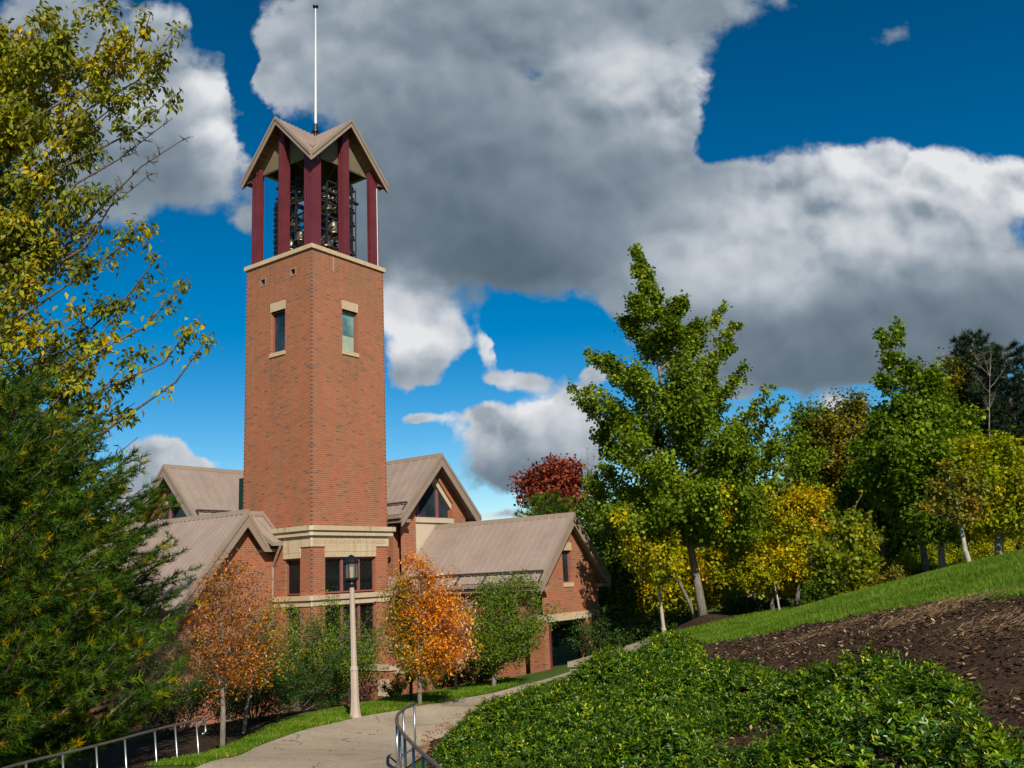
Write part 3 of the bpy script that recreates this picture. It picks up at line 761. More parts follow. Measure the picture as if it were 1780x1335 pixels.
Vp = np.c_[XY.reshape(-1, 2), zz.ravel()]
ii = np.arange(len(Vp)).reshape(zz.shape); Fp = np.stack([ii[:-1, :-1], ii[:-1, 1:], ii[1:, 1:], ii[1:, :-1]], -1).reshape(-1, 4)[:, ::-1]
t = NT('aggregate_path'); co = t.coords()
v = t.n('ShaderNodeTexVoronoi'); t.l(co, v.inputs['Vector']); v.inputs['Scale'].default_value = 42
c1 = t.ramp(v.outputs['Color'], [(.1, (.27,.20,.13)), (.5, (.46,.375,.265)), (.9, (.66,.56,.43))])
c1 = t.mix(.6, c1, t.ramp(t.noise(co, .9, 7, .65), [(.3, (.30,.235,.16)), (.7, (.54,.45,.325))]))
cr1 = t.n('ShaderNodeTexVoronoi', feature='DISTANCE_TO_EDGE'); cr1.inputs['Scale'].default_value = .42
wv = t.n('ShaderNodeVectorMath', operation='ADD'); t.l(co, wv.inputs[0])
ns = t.n('ShaderNodeTexNoise'); ns.inputs['Scale'].default_value = 1.6; ns.inputs['Detail'].default_value = 6; t.l(co, ns.inputs['Vector'])
t.l(ns.outputs['Color'], wv.inputs[1]); t.l(wv.outputs[0], cr1.inputs['Vector'])
crk = t.math('MULTIPLY', t.math('LESS_THAN', cr1.outputs['Distance'], .007), t.math('GREATER_THAN', t.noise(co, .6, 3), .52))
c1 = t.mix(t.math('MULTIPLY', crk, .8), c1, (.05,.04,.03))
dk = t.ramp(t.noise(co, .45, 6, .7), [(.52, (0,0,0)), (.66, (1,1,1))])
c1 = t.mix(t.math('MULTIPLY', dk, .5), c1, (.15,.11,.075))
t.pbr(c1, .9, 0, .15, t.bump(v.outputs['Distance'], .5, .01))
path = arr_mesh('path', Vp, Fp, [t.m], smooth=True); tag(path, kind='structure')

# ---------------- mulch bed
mul_px = [(1215,1128),(1300,1113),(1400,1093),(1500,1075),(1600,1060),(1700,1050),(1790,1043)]
mu = [hit(*p)[:2] for p in mul_px]
mu += [mu[-1]+np.array([5., -.5]), np.array([12., 6.]), np.array([6.5, 3.5]), hit(1500,1330)[:2]*.6, hit(1000,1330)[:2]*.7, hit(760,1330)[:2]*.85, hit(742,1322)[:2], hit(757,1296)[:2], hit(860,1235)[:2], hit(1000,1190)[:2], hit(1120,1140)[:2]]
t = NT('dark_mulch'); co = t.coords()
c1 = t.ramp(t.noise(t.map(co, (1,1,1)), 26, 6, .75), [(.3, (.03,.017,.010)), (.55, (.10,.058,.034)), (.75, (.23,.14,.085))])
c1 = t.mix(t.ramp(t.noise(co, 1.2, 5), [(.55, (0,0,0)), (.75, (1,1,1))]), c1, (.08,.052,.03))
t.pbr(c1, .95, 0, .1, t.bump(t.noise(co, 40, 5, .7), .9, .05))
mulch = sheet('mulch_bed', mu, .09, .05, t.m, .035, 4); tag(mulch, kind='structure')
# soil bed below the shrubs by the building
bed_px = [(330,1335),(385,1305),(470,1262),(540,1240),(620,1225),(690,1205),(760,1190),(880,1172)]
bd = [hit(*p)[:2]+np.array([-.3,.8]) for p in bed_px]
bd = bd+[W(6.8,-6,0)[:2], W(6.8,-1,0)[:2], W(1,-.5,0)[:2], W(-3,2,0)[:2], W(-12,6,0)[:2], np.array([-20., 30.]), np.array([-16., 18.])]
t = NT('leaf_litter_soil'); co = t.coords()
c1 = t.ramp(t.noise(co, 14, 6, .7), [(.3, (.02,.013,.008)), (.55, (.06,.038,.022)), (.75, (.14,.075,.035))])
t.pbr(c1, .95, 0, .1, t.bump(t.noise(co, 25, 5, .7), .8, .05))
soil = sheet('soil_bed', bd, .25, .03, t.m, .02, 5); tag(soil, kind='structure')

# ================================================================= LEAVES / GRASS
def unit(n, r_=None):
    r_ = r_ or rng; v = r_.normal(size=(n, 3)); return v/np.linalg.norm(v, axis=1)[:, None]
TPL = {
 'leaf': (np.array([[0,0,0],[-.24,.45,.09],[0,1,-.12],[.24,.45,.09],[0,.45,-.02]]), np.array([[0,4,2,1],[0,3,2,4]])),
 'pach': (np.array([[0,0,0],[-.17,.55,.06],[0,1,-.04],[.17,.55,.06],[0,.5,-.02]]), np.array([[0,4,2,1],[0,3,2,4]])),
 'dia': (np.array([[0,0,0],[-.36,.5,.05],[0,1,0],[.36,.5,.05]]), np.array([[0,3,2,1]])),
 'lobed': (np.array([[0,0,0],[-.52,.30,.05],[-.18,.5,0],[-.42,.86,.02],[0,1.05,-.08],[.42,.86,.02],[.18,.5,0],[.52,.30,.05]]), np.array([[0,2,1,1],[2,4,3,3],[0,7,6,6],[6,5,4,4],[0,6,4,2]])),
}
TPL['lobed'] = (np.array([[0,0,0],[-.5,.35,.06],[-.2,.55,0],[0,1.05,-.06],[.2,.55,0],[.5,.35,.06]]), np.array([[0,2,2,1],[0,4,3,2],[0,5,4,4]]))
TPL['lobed'] = (np.array([[0,0,0],[-.52,.42,.08],[0,.55,-.02],[0,1.05,-.1],[.52,.42,.08],[-.25,.8,.03],[.25,.8,.03]]), np.array([[0,2,5,1],[2,6,3,5],[0,4,6,2]]))
def leaf_arrays(C, A, N, size, tpl):
    """C centres, A axis (leaf direction), N approx normal, size array"""
    T, Fq = TPL[tpl]; n = len(C)
    A = A/np.linalg.norm(A, axis=1)[:, None]; S = np.cross(A, N); S /= np.linalg.norm(S, axis=1)[:, None]+1e-9; Nn = np.cross(S, A)
    V = C[:, None, :]+size[:, None, None]*(T[None, :, 0, None]*S[:, None, :]+T[None, :, 1, None]*A[:, None, :]+T[None, :, 2, None]*Nn[:, None, :])
    Fa = (np.arange(n)*len(T))[:, None, None]+Fq[None]
    return V.reshape(-1, 3), Fa.reshape(-1, Fq.shape[1]), len(Fq)
def leaves_obj(name, C, A, N, size, clu, rnd, tpl, mat, parent=None):
    V, Fa, k = leaf_arrays(C, A, N, size, tpl)
    return arr_mesh(name, V, Fa, [mat], parent, attrs={'clu': np.repeat(clu, k), 'rnd': np.repeat(rnd, k)})

def tree(name, label, cat, base, limbs, trunk_r, nleaf, lsize, lmat, bmat, tpl='dia', group=None, droop=.3, start=.28, lean=None, sub=14, spread=1.0, leader=None,
         hue=None, upw=.6, stems=1, seed=0, shell=.35, bare=(), wig=.04, twigs=True, jit=1.0, leafs=(.3, 1.05)):
    """limbs: list of (tip xyz, cluster radius).  Wood in one mesh, leaves in another."""
    r_ = np.random.default_rng(seed+len(limbs)*7+int(abs(base[0])*13)); base = np.array(base, float)
    e = empty(name, tuple(base), label, cat, group)
    tips = np.array([l[0] for l in limbs])-base; rad = np.array([l[1] for l in limbs])
    top = tips[:, 2].max() if leader is None else leader[2]-base[2]
    lead = tips[np.argmax(tips[:, 2])] if leader is None else np.array(leader)-base
    wood = MB()
    def trunk_pt(h):
        f = np.clip(h/top, 0, 1); p = lead*f; p = np.array([lead[0]*f**1.3, lead[1]*f**1.3, h])
        if lean is not None: p[:2] += np.array(lean)*math.sin(min(1, f*1.0)*math.pi)
        return p
    hs = np.linspace(0, top*.93, 10)
    if stems == 1:
        pts = [trunk_pt(h)+np.array([r_.normal()*wig*.4, r_.normal()*wig*.4, 0])*(k > 0) for k, h in enumerate(hs)]
        pts[0] = pts[0]-np.array([0, 0, .3])
        rr_ = [trunk_r*(1.25 if k == 0 else (1-.9*(k/9)**1.1)) for k in range(10)]
        wood.tube(pts, rr_, 8)
    cs, ax, cl = [], [], []
    w = rad**2*np.array([1.0]*len(limbs))+rad*.25*np.linalg.norm(tips, axis=1)*.3; w /= w.sum()
    for i, (tp, rd) in enumerate(zip(tips, rad)):
        hz = math.hypot(tp[0]-trunk_pt(tp[2]*.6)[0], tp[1]-trunk_pt(tp[2]*.6)[1])
        h0 = max(top*start, min(tp[2]-hz*upw, top*.85)); h0 = min(h0, max(top*start, tp[2]*.9))
        if stems > 1:
            st = i % stems; ang = st*2.4; off = np.array([math.cos(ang), math.sin(ang), 0])*trunk_r*1.2; p0 = off-np.array([0,0,.2]); h0 = 0
        else: p0 = trunk_pt(h0)
        mid = p0*.45+tp*.55; mid[2] = p0[2]+(tp[2]-p0[2])*(.38 if tp[2] > p0[2] else .2); 
        if stems > 1: mid = p0*.6+tp*.4; mid[2] = tp[2]*.55
        L = np.linalg.norm(tp-p0)
        pts = []
        for q in np.linspace(0, 1, 7):
            p = (1-q)**2*p0+2*q*(1-q)*mid+q*q*tp+r_.normal(size=3)*wig*L*.35*(0 < q < 1); pts.append(p)
        r0 = min(trunk_r*.45, (.0105 if wig < .045 else .008)*L+.006)
        if stems > 1: r0 = trunk_r*.8
        wood.tube(pts, [r0*(1-.88*q) for q in np.linspace(0, 1, 7)], 5, False)
        P = np.array(pts); nb = i in bare
        n_i = 0 if nb else int(nleaf*w[i])
        k = max(3, int(sub*(1 if not nb else 2)))
        # sub twigs
        qs = r_.uniform(leafs[0], 1.0, k)**.8; org = np.array([[np.interp(q, np.linspace(0, 1, 7), P[:, c_]) for c_ in range(3)] for q in qs])
        dirs = unit(k, r_); dirs[:, 2] = dirs[:, 2]*.7+.25
        taper = (1.15-.6*qs)*rd*spread
        lens = taper*r_.uniform(.45, 1.05, k); ends = org+dirs*lens[:, None]
        if twigs:
            for a_, b_ in zip(org, ends):
                m_ = (a_+b_)/2+r_.normal(size=3)*.06*rd; rt = max(.004, min(.02, r0*.25)); wood.tube([a_, m_, b_], [rt, rt*.7, rt*.35], 3 if not nb else 4, False)
                if nb:
                    for _ in range(3):
                        s_ = a_+(b_-a_)*r_.uniform(.3, .9); wood.tube([s_, s_+unit(1, r_)[0]*rd*.3], [rt*.5, rt*.25], 3, False)
        if n_i:
            ki = r_.integers(0, k, n_i); s_ = r_.uniform(shell, leafs[1], n_i)
            c_ = org[ki]+(ends-org)[ki]*s_[:, None]+r_.normal(size=(n_i, 3))*(.13*rd*jit+lsize*.35)
            cs.append(c_); d = (ends-org)[ki]; d /= np.linalg.norm(d, axis=1)[:, None]+1e-9
            ax.append(d*.6+unit(n_i, r_)*.8); 
            hb = r_.uniform(0, 1, k)*.5+r_.uniform(0, .5)
            cl.append(hb[ki])
    wo = wood.build('trunk', bmat, e, True)
    Cc = np.concatenate(cs); A = np.concatenate(ax); A[:, 2] -= droop; n = len(Cc)
    outw = Cc-np.array([lead[0]*.5, lead[1]*.5, top*.5]); outw /= np.linalg.norm(outw, axis=1)[:, None]+1e-9
    N = unit(n, r_)*.8+outw*.55+np.array([0, 0, .5])
    clu = np.concatenate(cl)*.75+r_.uniform(0, .25, n)
    if hue is not None: clu = np.clip(hue(Cc+base, clu, r_), 0, 1)
    leaves_obj('crown', Cc, A, N, lsize*r_.uniform(.65, 1.25, n), clu, r_.uniform(0, 1, n), tpl, lmat, e)
    return e

def auto_limbs(cen, rads, n, crad, seed=0, low=-1.0):
    r_ = np.random.default_rng(seed); out = []
    cen = np.array(cen, float); rads = np.array(rads, float)
    for i in range(n):
        z = 1-2*(i+.5)/n; 
        if z < low: continue
        ph = i*2.39996+seed; rr_ = math.sqrt(max(0, 1-z*z)); k = r_.uniform(.5, 1.13)
        p = cen+rads*np.array([rr_*math.cos(ph), rr_*math.sin(ph), z])*k
        out.append((p, crad*r_.uniform(.6, 1.35)))
    return out

# materials of foliage
B_GREY = barkmat('grey_bark', (.11,.095,.078), (.30,.26,.21)); B_DK = barkmat('dark_bark'); B_PALE = barkmat('pale_bark', (.26,.23,.19), (.55,.50,.43))
L_MAPLE = leafmat('maple_leaf', [(0, (.05,.085,.010)), (.45, (.16,.225,.022)), (.8, (.36,.43,.06)), (1, (.55,.44,.03))], .36, .45, .55, .15)
L_YEL = leafmat('yellow_leaf', [(0, (.11,.16,.014)), (.45, (.27,.31,.02)), (.8, (.56,.44,.02)), (1, (.66,.34,.015))], .36)
L_ORG = leafmat('orange_leaf', [(0, (.08,.14,.016)), (.3, (.22,.24,.022)), (.55, (.62,.22,.025)), (.8, (.82,.26,.018)), (.95, (.75,.29,.04)), (1, (.75,.50,.32))], .3, sheen=.5, rough=.4)
L_RUST = leafmat('rust_leaf', [(0, (.13,.12,.02)), (.35, (.32,.14,.035)), (.75, (.54,.18,.035)), (1, (.68,.38,.25))], .3, sheen=.45, rough=.4)
L_PEAR = leafmat('pear_green_leaf', [(0, (.045,.10,.012)), (.6, (.14,.21,.02)), (.9, (.26,.28,.03)), (1, (.34,.18,.03))], .28)
L_MAG = leafmat('spotted_yellow_green_leaf', [(0, (.06,.085,.014)), (.4, (.18,.20,.026)), (.72, (.38,.34,.035)), (.9, (.58,.38,.03)), (1, (.58,.24,.06))], .32)
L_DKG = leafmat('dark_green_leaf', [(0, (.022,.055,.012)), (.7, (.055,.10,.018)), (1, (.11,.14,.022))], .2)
L_MID = leafmat('mid_green_leaf', [(0, (.05,.10,.012)), (.6, (.13,.20,.02)), (1, (.26,.29,.03))], .28)
L_LIME = leafmat('lime_leaf', [(0, (.055,.11,.012)), (.5, (.145,.225,.02)), (1, (.33,.37,.035))], .38)
L_OLIVE = leafmat('olive_brown_leaf', [(0, (.07,.10,.016)), (.5, (.19,.18,.022)), (1, (.38,.20,.03))], .25)
L_YG = leafmat('yellow_green_leaf', [(0, (.07,.115,.015)), (.5, (.2,.24,.022)), (.85, (.42,.38,.03)), (1, (.6,.28,.03))], .35)
L_RED = leafmat('purple_red_leaf', [(0, (.11,.03,.025)), (.5, (.25,.06,.04)), (.9, (.42,.11,.05)), (1, (.5,.2,.07))], .25)
L_PINE = leafmat('pine_needles', [(0, (.02,.055,.012)), (.5, (.075,.145,.02)), (.85, (.20,.27,.03)), (.94, (.38,.29,.03)), (1, (.52,.30,.03))], .25, .45, .7, .06)
L_CON = leafmat('dark_conifer_needles', [(0, (.014,.03,.014)), (1, (.04,.065,.026))], .1)
L_PACH = leafmat('glossy_groundcover_leaf', [(0, (.014,.045,.007)), (.4, (.052,.12,.012)), (.72, (.19,.28,.02)), (1, (.46,.50,.05))], .22, .35, .36, .5)
L_GRASS = leafmat('grass_blade', [(0, (.07,.14,.014)), (.6, (.17,.28,.028)), (1, (.36,.39,.09))], .35, .35)
# ================================================================= GRASS, GROUND COVER, MULCH CHIPS
PATHPOLY = np.r_[Lq-nr*.05, (Lq+nr*(wd+.05))[::-1]]
def scatter(P, n, seed):
    P = np.asarray(P)[:, :2]; r_ = np.random.default_rng(seed); lo, hi = P.min(0), P.max(0); out = []
    while sum(map(len, out)) < n:
        q = r_.uniform(lo, hi, (n, 2)); q = q[inpoly(q[:, 0], q[:, 1], P)]; out.append(q)
    return np.concatenate(out)[:n]
def blades(name, XYp, hgt, wdt, seed, tilt=.35, mat=None, parent=None, dz=0):
    r_ = np.random.default_rng(seed); n = len(XYp)
    b = np.c_[XYp, H(XYp[:, 0], XYp[:, 1])+dz]; a_ = r_.uniform(0, 2*np.pi, n); h_ = hgt*r_.uniform(.5, 1.3, n)
    s_ = np.c_[np.cos(a_), np.sin(a_), np.zeros(n)]*(wdt*.5); t1 = r_.normal(size=(n, 3))*tilt; t1[:, 2] = 1
    top = b+t1*h_[:, None]; V = np.stack([b-s_, b+s_, top+s_*.2, top-s_*.2], 1).reshape(-1, 3)
    Fq = np.arange(4*n).reshape(n, 4)
    return arr_mesh(name, V, Fq, [mat or L_GRASS], parent, attrs={'clu': np.clip(r_.beta(2, 3, n)+.22*np.sin(XYp[:, 0]*2.3+np.sin(XYp[:, 1]*1.7)*1.5)*np.sin(XYp[:, 1]*3.1+XYp[:, 0]), 0, 1), 'rnd': r_.uniform(0, 1, n)})
hillP = [hit(*p)[:2] for p in [(1205,1126),(1300,1110),(1400,1089),(1500,1071),(1600,1057),(1700,1048),(1785,1041)]]
hillP += [hillP[-1]+np.array([2., 0]), at(1800,960,26)[:2], at(1600,1005,29)[:2], at(1450,1046,32)[:2], at(1340,1080,35)[:2], at(1225,1090,35.5)[:2], at(1150,1110,33)[:2]]
g_ = blades('hill_grass', scatter(hillP, 150000, 1), .085, .014, 2); tag(g_, kind='stuff', label='bright green mown grass on the hillside at the right', cat='grass')
lawnP = [p for p in Lq[14:150:6]-nr[14:150:6]*.02]
lo_ = [(900,1183),(840,1184),(760,1196),(700,1203),(650,1222),(560,1240),(470,1265),(400,1297),(360,1312),(250,1335)]
lawnP = [hit(*p)[:2] for p in left_px]+[hit(905,1186)[:2]]+[hit(*p)[:2] for p in lo_]
q = scatter(lawnP, 90000, 3); q = q[~inpoly(q[:, 0], q[:, 1], PATHPOLY)]
g_ = blades('lawn_grass', q, .07, .02, 4, dz=.02); tag(g_, kind='stuff', label='strip of shaded lawn grass between path and planting', cat='grass')
lawnQ = [at(1000,1120,33)[:2], at(1225,1085,36)[:2], at(1400,1075,34)[:2], at(1400,1060,48)[:2], at(1150,1080,50)[:2]]
g_ = blades('meadow_grass', scatter(lawnQ, 25000, 5), .09, .03, 6); tag(g_, kind='stuff', label='far patch of sunlit lawn under the yellow trees', cat='grass')

# ground cover: rosettes of glossy leaves
gc_px = [(748,1300),(775,1272),(820,1240),(870,1213),(905,1193),(960,1180),(985,1172),(1040,1150),(1100,1128),(1150,1112),(1195,1108),(1228,1118),(1232,1140),(1300,1140),(1360,1150),(1405,1172),(1420,1200),(1480,1165),(1540,1150),(1600,1158),(1660,1170),(1712,1180),(1700,1215),(1685,1255),(1660,1290),(1700,1262),(1790,1262),(1790,1345),(1300,1345),(1285,1345),(1000,1345),(770,1345),(752,1330)]
gcP = [hit(px, min(py, 1334), .22)[:2] for px, py in gc_px]
gcP = [p if py < 1340 else p*.93 for p, (px, py) in zip(gcP, gc_px)]
gaps = []
for (px, py, a_, b_) in [(1300,1300,.55,.9),(1300,1240,.35,.7),(1335,1275,.4,.5),(1080,1225,.35,.7),(1050,1245,.3,.5),(960,1205,.25,.6),(1660,1280,.25,.5),(1412,1195,.3,.8),(1245,1150,.35,.5),(905,1300,.12,.2)]:
    p = hit(px, py, .1); gaps.append((p[0], p[1], a_*(.95 if px in (1335,1660,1412) else .5), b_*(.95 if px in (1335,1660,1412) else .5)))
def gcover(n, seed):
    P = scatter(gcP, n, seed); r_ = np.random.default_rng(seed)
    keep = np.ones(len(P), bool)
    wob = .25*np.sin(P[:, 0]*3.1+1)*np.sin(P[:, 1]*2.3)+.18*np.sin(P[:, 0]*7.7)*np.cos(P[:, 1]*6.1)
    for gxp, gyp, a_, b_ in gaps: keep &= ((P[:, 0]-gxp)/a_)**2+((P[:, 1]-gyp)/b_)**2 > 1+wob*1.6
    return P[keep]
Pg = gcover(58000, 9); dist = np.hypot(Pg[:, 0], Pg[:, 1])
r_ = np.random.default_rng(5)
keep = r_.uniform(0, 1, len(Pg)) < np.clip(1.25-dist/60, .4, 1); Pg = Pg[keep]
mound = .10*np.sin(Pg[:, 0]*2.1+.5*Pg[:, 1])*np.sin(Pg[:, 1]*1.7-.3*Pg[:, 0])+.07*np.sin(Pg[:, 0]*5.3+1.1)*np.sin(Pg[:, 1]*4.1)
def edist(P, Q):
    Q = np.asarray(Q); dm = np.full(len(P), 9.)
    for k in range(len(Q)):
        a_, b_ = Q[k], Q[(k+1) % len(Q)]; ab = b_-a_; t_ = np.clip(((P-a_)@ab)/(ab@ab+1e-9), 0, 1); dm = np.minimum(dm, np.linalg.norm(P-a_-t_[:, None]*ab, axis=1))
    return dm
ed_ = edist(Pg, gcP)
for gxp, gyp, a_, b_ in gaps: ed_ = np.minimum(ed_, np.maximum(0, np.hypot((Pg[:, 0]-gxp)/a_, (Pg[:, 1]-gyp)/b_)-1)*min(a_, b_))
rise = 1-np.exp(-ed_/.22)
mc = [(800,1290,.6,.26),(860,1245,.7,.3),(950,1215,.8,.28),(1060,1165,.9,.3),(1180,1130,1.0,.34),(905,1300,.6,.28),(1010,1270,.7,.3),(1120,1225,.8,.3),(1230,1190,.8,.3),(1180,1290,.6,.28),(1310,1190,.7,.26),(1400,1205,.6,.28),(1500,1200,.8,.34),(1620,1205,.7,.34),(1440,1270,.6,.32),(1570,1280,.6,.34),(1680,1230,.4,.26),(1740,1310,.5,.34),(1080,1320,.5,.28),(1400,1330,.5,.3)]
def mfun(P):
    m_ = .6*(.10*np.sin(P[:, 0]*2.1+.5*P[:, 1])*np.sin(P[:, 1]*1.7-.3*P[:, 0])+.07*np.sin(P[:, 0]*5.3+1.1)*np.sin(P[:, 1]*4.1))
    g_ = np.zeros(len(P))
    for c_, rr_, hh_ in MC: g_ = np.maximum(g_, hh_*np.exp(-(((P-c_)/rr_)**2).sum(1)))
    return m_+g_
MC = [(hit(a_, min(b_, 1333), .3)[:2], r1, h2) for a_, b_, r1, h2 in mc]
MC = [(c_, r1*.85, h2*1.45) for c_, r1, h2 in MC]
mound = mfun(Pg); e_ = .06
grx = (mfun(Pg+[e_, 0])-mound)/e_; gry = (mfun(Pg+[0, e_])-mound)/e_
zg = H(Pg[:, 0], Pg[:, 1])+np.clip((.17+mound)*rise+.06*r_.normal(size=len(Pg))-.02, .02, .75)
n = len(Pg); per = 9
cc0 = np.repeat(np.c_[Pg, zg], per, 0)
ang = np.tile(np.arange(per)*2*np.pi/per, n)+np.repeat(r_.uniform(0, 6.28, n), per)
stem = np.repeat(r_.normal(size=(n, 3))*.28, per, 0)
inner = np.tile(np.arange(per) >= 6, n); lift = np.where(inner, r_.uniform(.7, 1.8, n*per), r_.uniform(-.05, .6, n*per))
A = np.c_[np.cos(ang), np.sin(ang), lift]+stem; N = np.c_[np.zeros((n*per, 2)), np.ones(n*per)]+stem*.9-np.c_[np.cos(ang), np.sin(ang), np.zeros(n*per)]*.25-np.repeat(np.c_[grx, gry, np.zeros(n)]*1.1, per, 0)
cl0 = np.clip(np.repeat(np.clip(r_.normal(.31, .15, n)+.05*(mound-.25)/.15, 0, .7), per)+r_.uniform(0, .2, n*per)+.3*inner, 0, 1)
half = r_.uniform(0, 1, n*per)
gc = leaves_obj('ground_cover', cc0+np.c_[np.zeros((n*per, 2)), r_.uniform(-.05, .02, n*per)], A, N, r_.uniform(.052, .09, n*per)*np.where(inner, .7, 1), cl0, half, 'pach', L_PACH)
tag(gc, kind='stuff', label='dense glossy evergreen ground cover spreading over the near bank', cat='ground cover')
# mulch chips and straw
def chips(name, P, n, lo_s, hi_s, mat, seed, kind_label, wr=.25):
    q = scatter(P, n, seed); r_ = np.random.default_rng(seed); a_ = r_.uniform(0, 6.28, n)
    A = np.c_[np.cos(a_), np.sin(a_), r_.normal(0, .35, n)]; N = np.c_[r_.normal(0, .5, (n, 2)), np.ones(n)]
    C = np.c_[q, H(q[:, 0], q[:, 1])+.06+r_.uniform(0, .05, n)]
    V, Fa, k = leaf_arrays(C, A, N, r_.uniform(lo_s, hi_s, n), 'dia')
    V = V.reshape(n, -1, 3); mid = C[:, None, :]+A[:, None, :]*0
    S = np.cross(A/np.linalg.norm(A, axis=1)[:, None], N); S /= np.linalg.norm(S, axis=1)[:, None]
    comp = ((V-C[:, None, :])*S[:, None, :]).sum(-1, keepdims=True); V = V-comp*S[:, None, :]*(1-wr)
    o = arr_mesh(name, V.reshape(-1, 3), Fa, [mat], attrs={'clu': r_.uniform(0, 1, n), 'rnd': r_.uniform(0, 1, n)})
    return tag(o, kind='stuff', label=kind_label, cat='mulch')
M_CHIP = leafmat('wood_chip', [(0, (.012,.007,.005)), (.55, (.05,.028,.018)), (.8, (.16,.095,.06)), (1, (.42,.29,.18))], 0, .35, .8, .1)
M_STRAW = leafmat('dry_straw', [(0, (.22,.13,.07)), (1, (.50,.34,.20))], 0, .3, .8, .1)
chips('mulch_chips', mu, 60000, .03, .11, M_CHIP, 21, 'loose dark bark mulch chips on the bed', .5)
strP = []
for (px, py, w_, h_) in [(1440,1105,1.1,.5),(1640,1062,1.2,.4),(1760,1095,.9,.8),(1590,1085,.8,.4)]:
    p = hit(px, py); strP.append((p, w_, h_))
q = []; r_ = np.random.default_rng(8)
for p, w_, h_ in strP: q.append(p[:2]+r_.normal(size=(1300, 2))*[w_*.5, h_*.7])
q.append(scatter(mu, 3200, 31)); q = np.concatenate(q); n = len(q); a_ = r_.uniform(-.9, .9, n)
A = np.c_[np.cos(a_), np.sin(a_), r_.normal(0, .15, n)]; C = np.c_[q, H(q[:, 0], q[:, 1])+.10]
S = np.c_[-np.sin(a_), np.cos(a_), np.zeros(n)]*.004; Ls = r_.uniform(.06, .22, n)[:, None]
V = np.stack([C-S, C+S, C+A*Ls+S+[0,0,.012], C+A*Ls-S+[0,0,.012]], 1).reshape(-1, 3)
o = arr_mesh('straw', V, np.arange(4*n).reshape(n, 4), [M_STRAW], attrs={'clu': r_.uniform(0, 1, n), 'rnd': r_.uniform(0, 1, n)})
tag(o, kind='stuff', label='dry tan grass cuttings strewn over the dark mulch', cat='dry grass')
# fallen leaves on path edge and lawn
q = np.concatenate([scatter([hit(*p)[:2] for p in [(725,1330),(735,1275),(790,1245),(830,1240),(770,1285),(755,1335)]], 420, 5), scatter(lawnP, 500, 6), scatter(PATHPOLY, 90, 7)]); n = len(q)
r_ = np.random.default_rng(6); a_ = r_.uniform(0, 6.28, n); A = np.c_[np.cos(a_), np.sin(a_), r_.normal(0, .2, n)]; N = np.c_[r_.normal(0, .4, (n, 2)), np.ones(n)]
o = leaves_obj('fallen_leaves', np.c_[q, H(q[:, 0], q[:, 1])+.07], A, N, r_.uniform(.05, .11, n), r_.uniform(.35, 1, n), r_.uniform(0, 1, n), 'leaf', L_RUST)
tag(o, kind='stuff', label='scattered fallen brown leaves at the path edge', cat='fallen leaves')

# ================================================================= FOREGROUND MAGNOLIA
def T(px, py, D): return at(px, py, D)
mb_ = [ (300,55,12.5,.55),(262,20,12.6,.5),(230,60,12,.6),(305,165,12.3,.42),(270,150,12.4,.5),(230,160,12.8,.6),(180,20,12.5,.7),(120,60,12,.8),(60,30,12.8,.9),(40,160,12,.9),(110,170,13,.8),(170,110,13.5,.7),
        (215,330,12.2,.42),(150,250,12.6,.7),(90,300,12,.8),(30,330,13,.8),(180,400,12.5,.6),(235,410,12.1,.45),(255,390,13,.35),(120,420,13,.7),(50,460,12.4,.7),
        (370,576,12.0,.24),(330,480,12.2,.2),(275,445,12.2,.3),(250,500,12.4,.3),(350,545,12.1,.22),(200,520,12.6,.55),(130,540,12.2,.6),(60,580,12.8,.6),(240,610,12.3,.35),(253,640,12.5,.22),(215,580,12.0,.45),
        (240,760,12.4,.24),(200,700,12.5,.45),(150,690,12.6,.5),(235,700,12.9,.3),(225,830,12.5,.3),(240,930,12.4,.2),(205,870,12.8,.3),(180,800,12.6,.4),(80,720,13.2,.5),
        (20,100,12.4,.9),(70,220,12.2,.8),(110,350,12.3,.8),(40,400,12.3,.9),(160,330,12.4,.6),(60,500,12.3,.7),(120,620,12.3,.6),(60,660,12.6,.8),(170,620,12.2,.4),(0,80,13,.9),(-60,250,12,1),(-50,450,13,1),(-100,20,12.5,1),(10,240,12.2,.8),(20,530,12.6,.7),(170,180,12.2,.6),(70,110,13.4,.8)]
limbs = [(T(a_, b_, d_*1.6), rr_*1.6*(.8 if rr_ > .4 else 1)) for a_, b_, d_, rr_ in mb_]
limbs += [(T(322,240,19.7), .5), (T(300,205,19.8), .4), (T(265,300,19.7), .4)]
gb = np.array([-15.4, 20.4, h1(-15.4, 20.4)])
tree('magnolia_tree', 'tall leafy tree with curled yellow green leaves leaning in at the upper left', 'tree', gb, limbs, .24, 38000, .185, L_MAG, B_DK, 'leaf', droop=.9, start=.22, sub=18, leader=(-14.8, 20.6, 15.2), seed=4,
     bare=(len(limbs)-1, len(limbs)-2, len(limbs)-3), wig=.07, jit=.6, shell=.25)

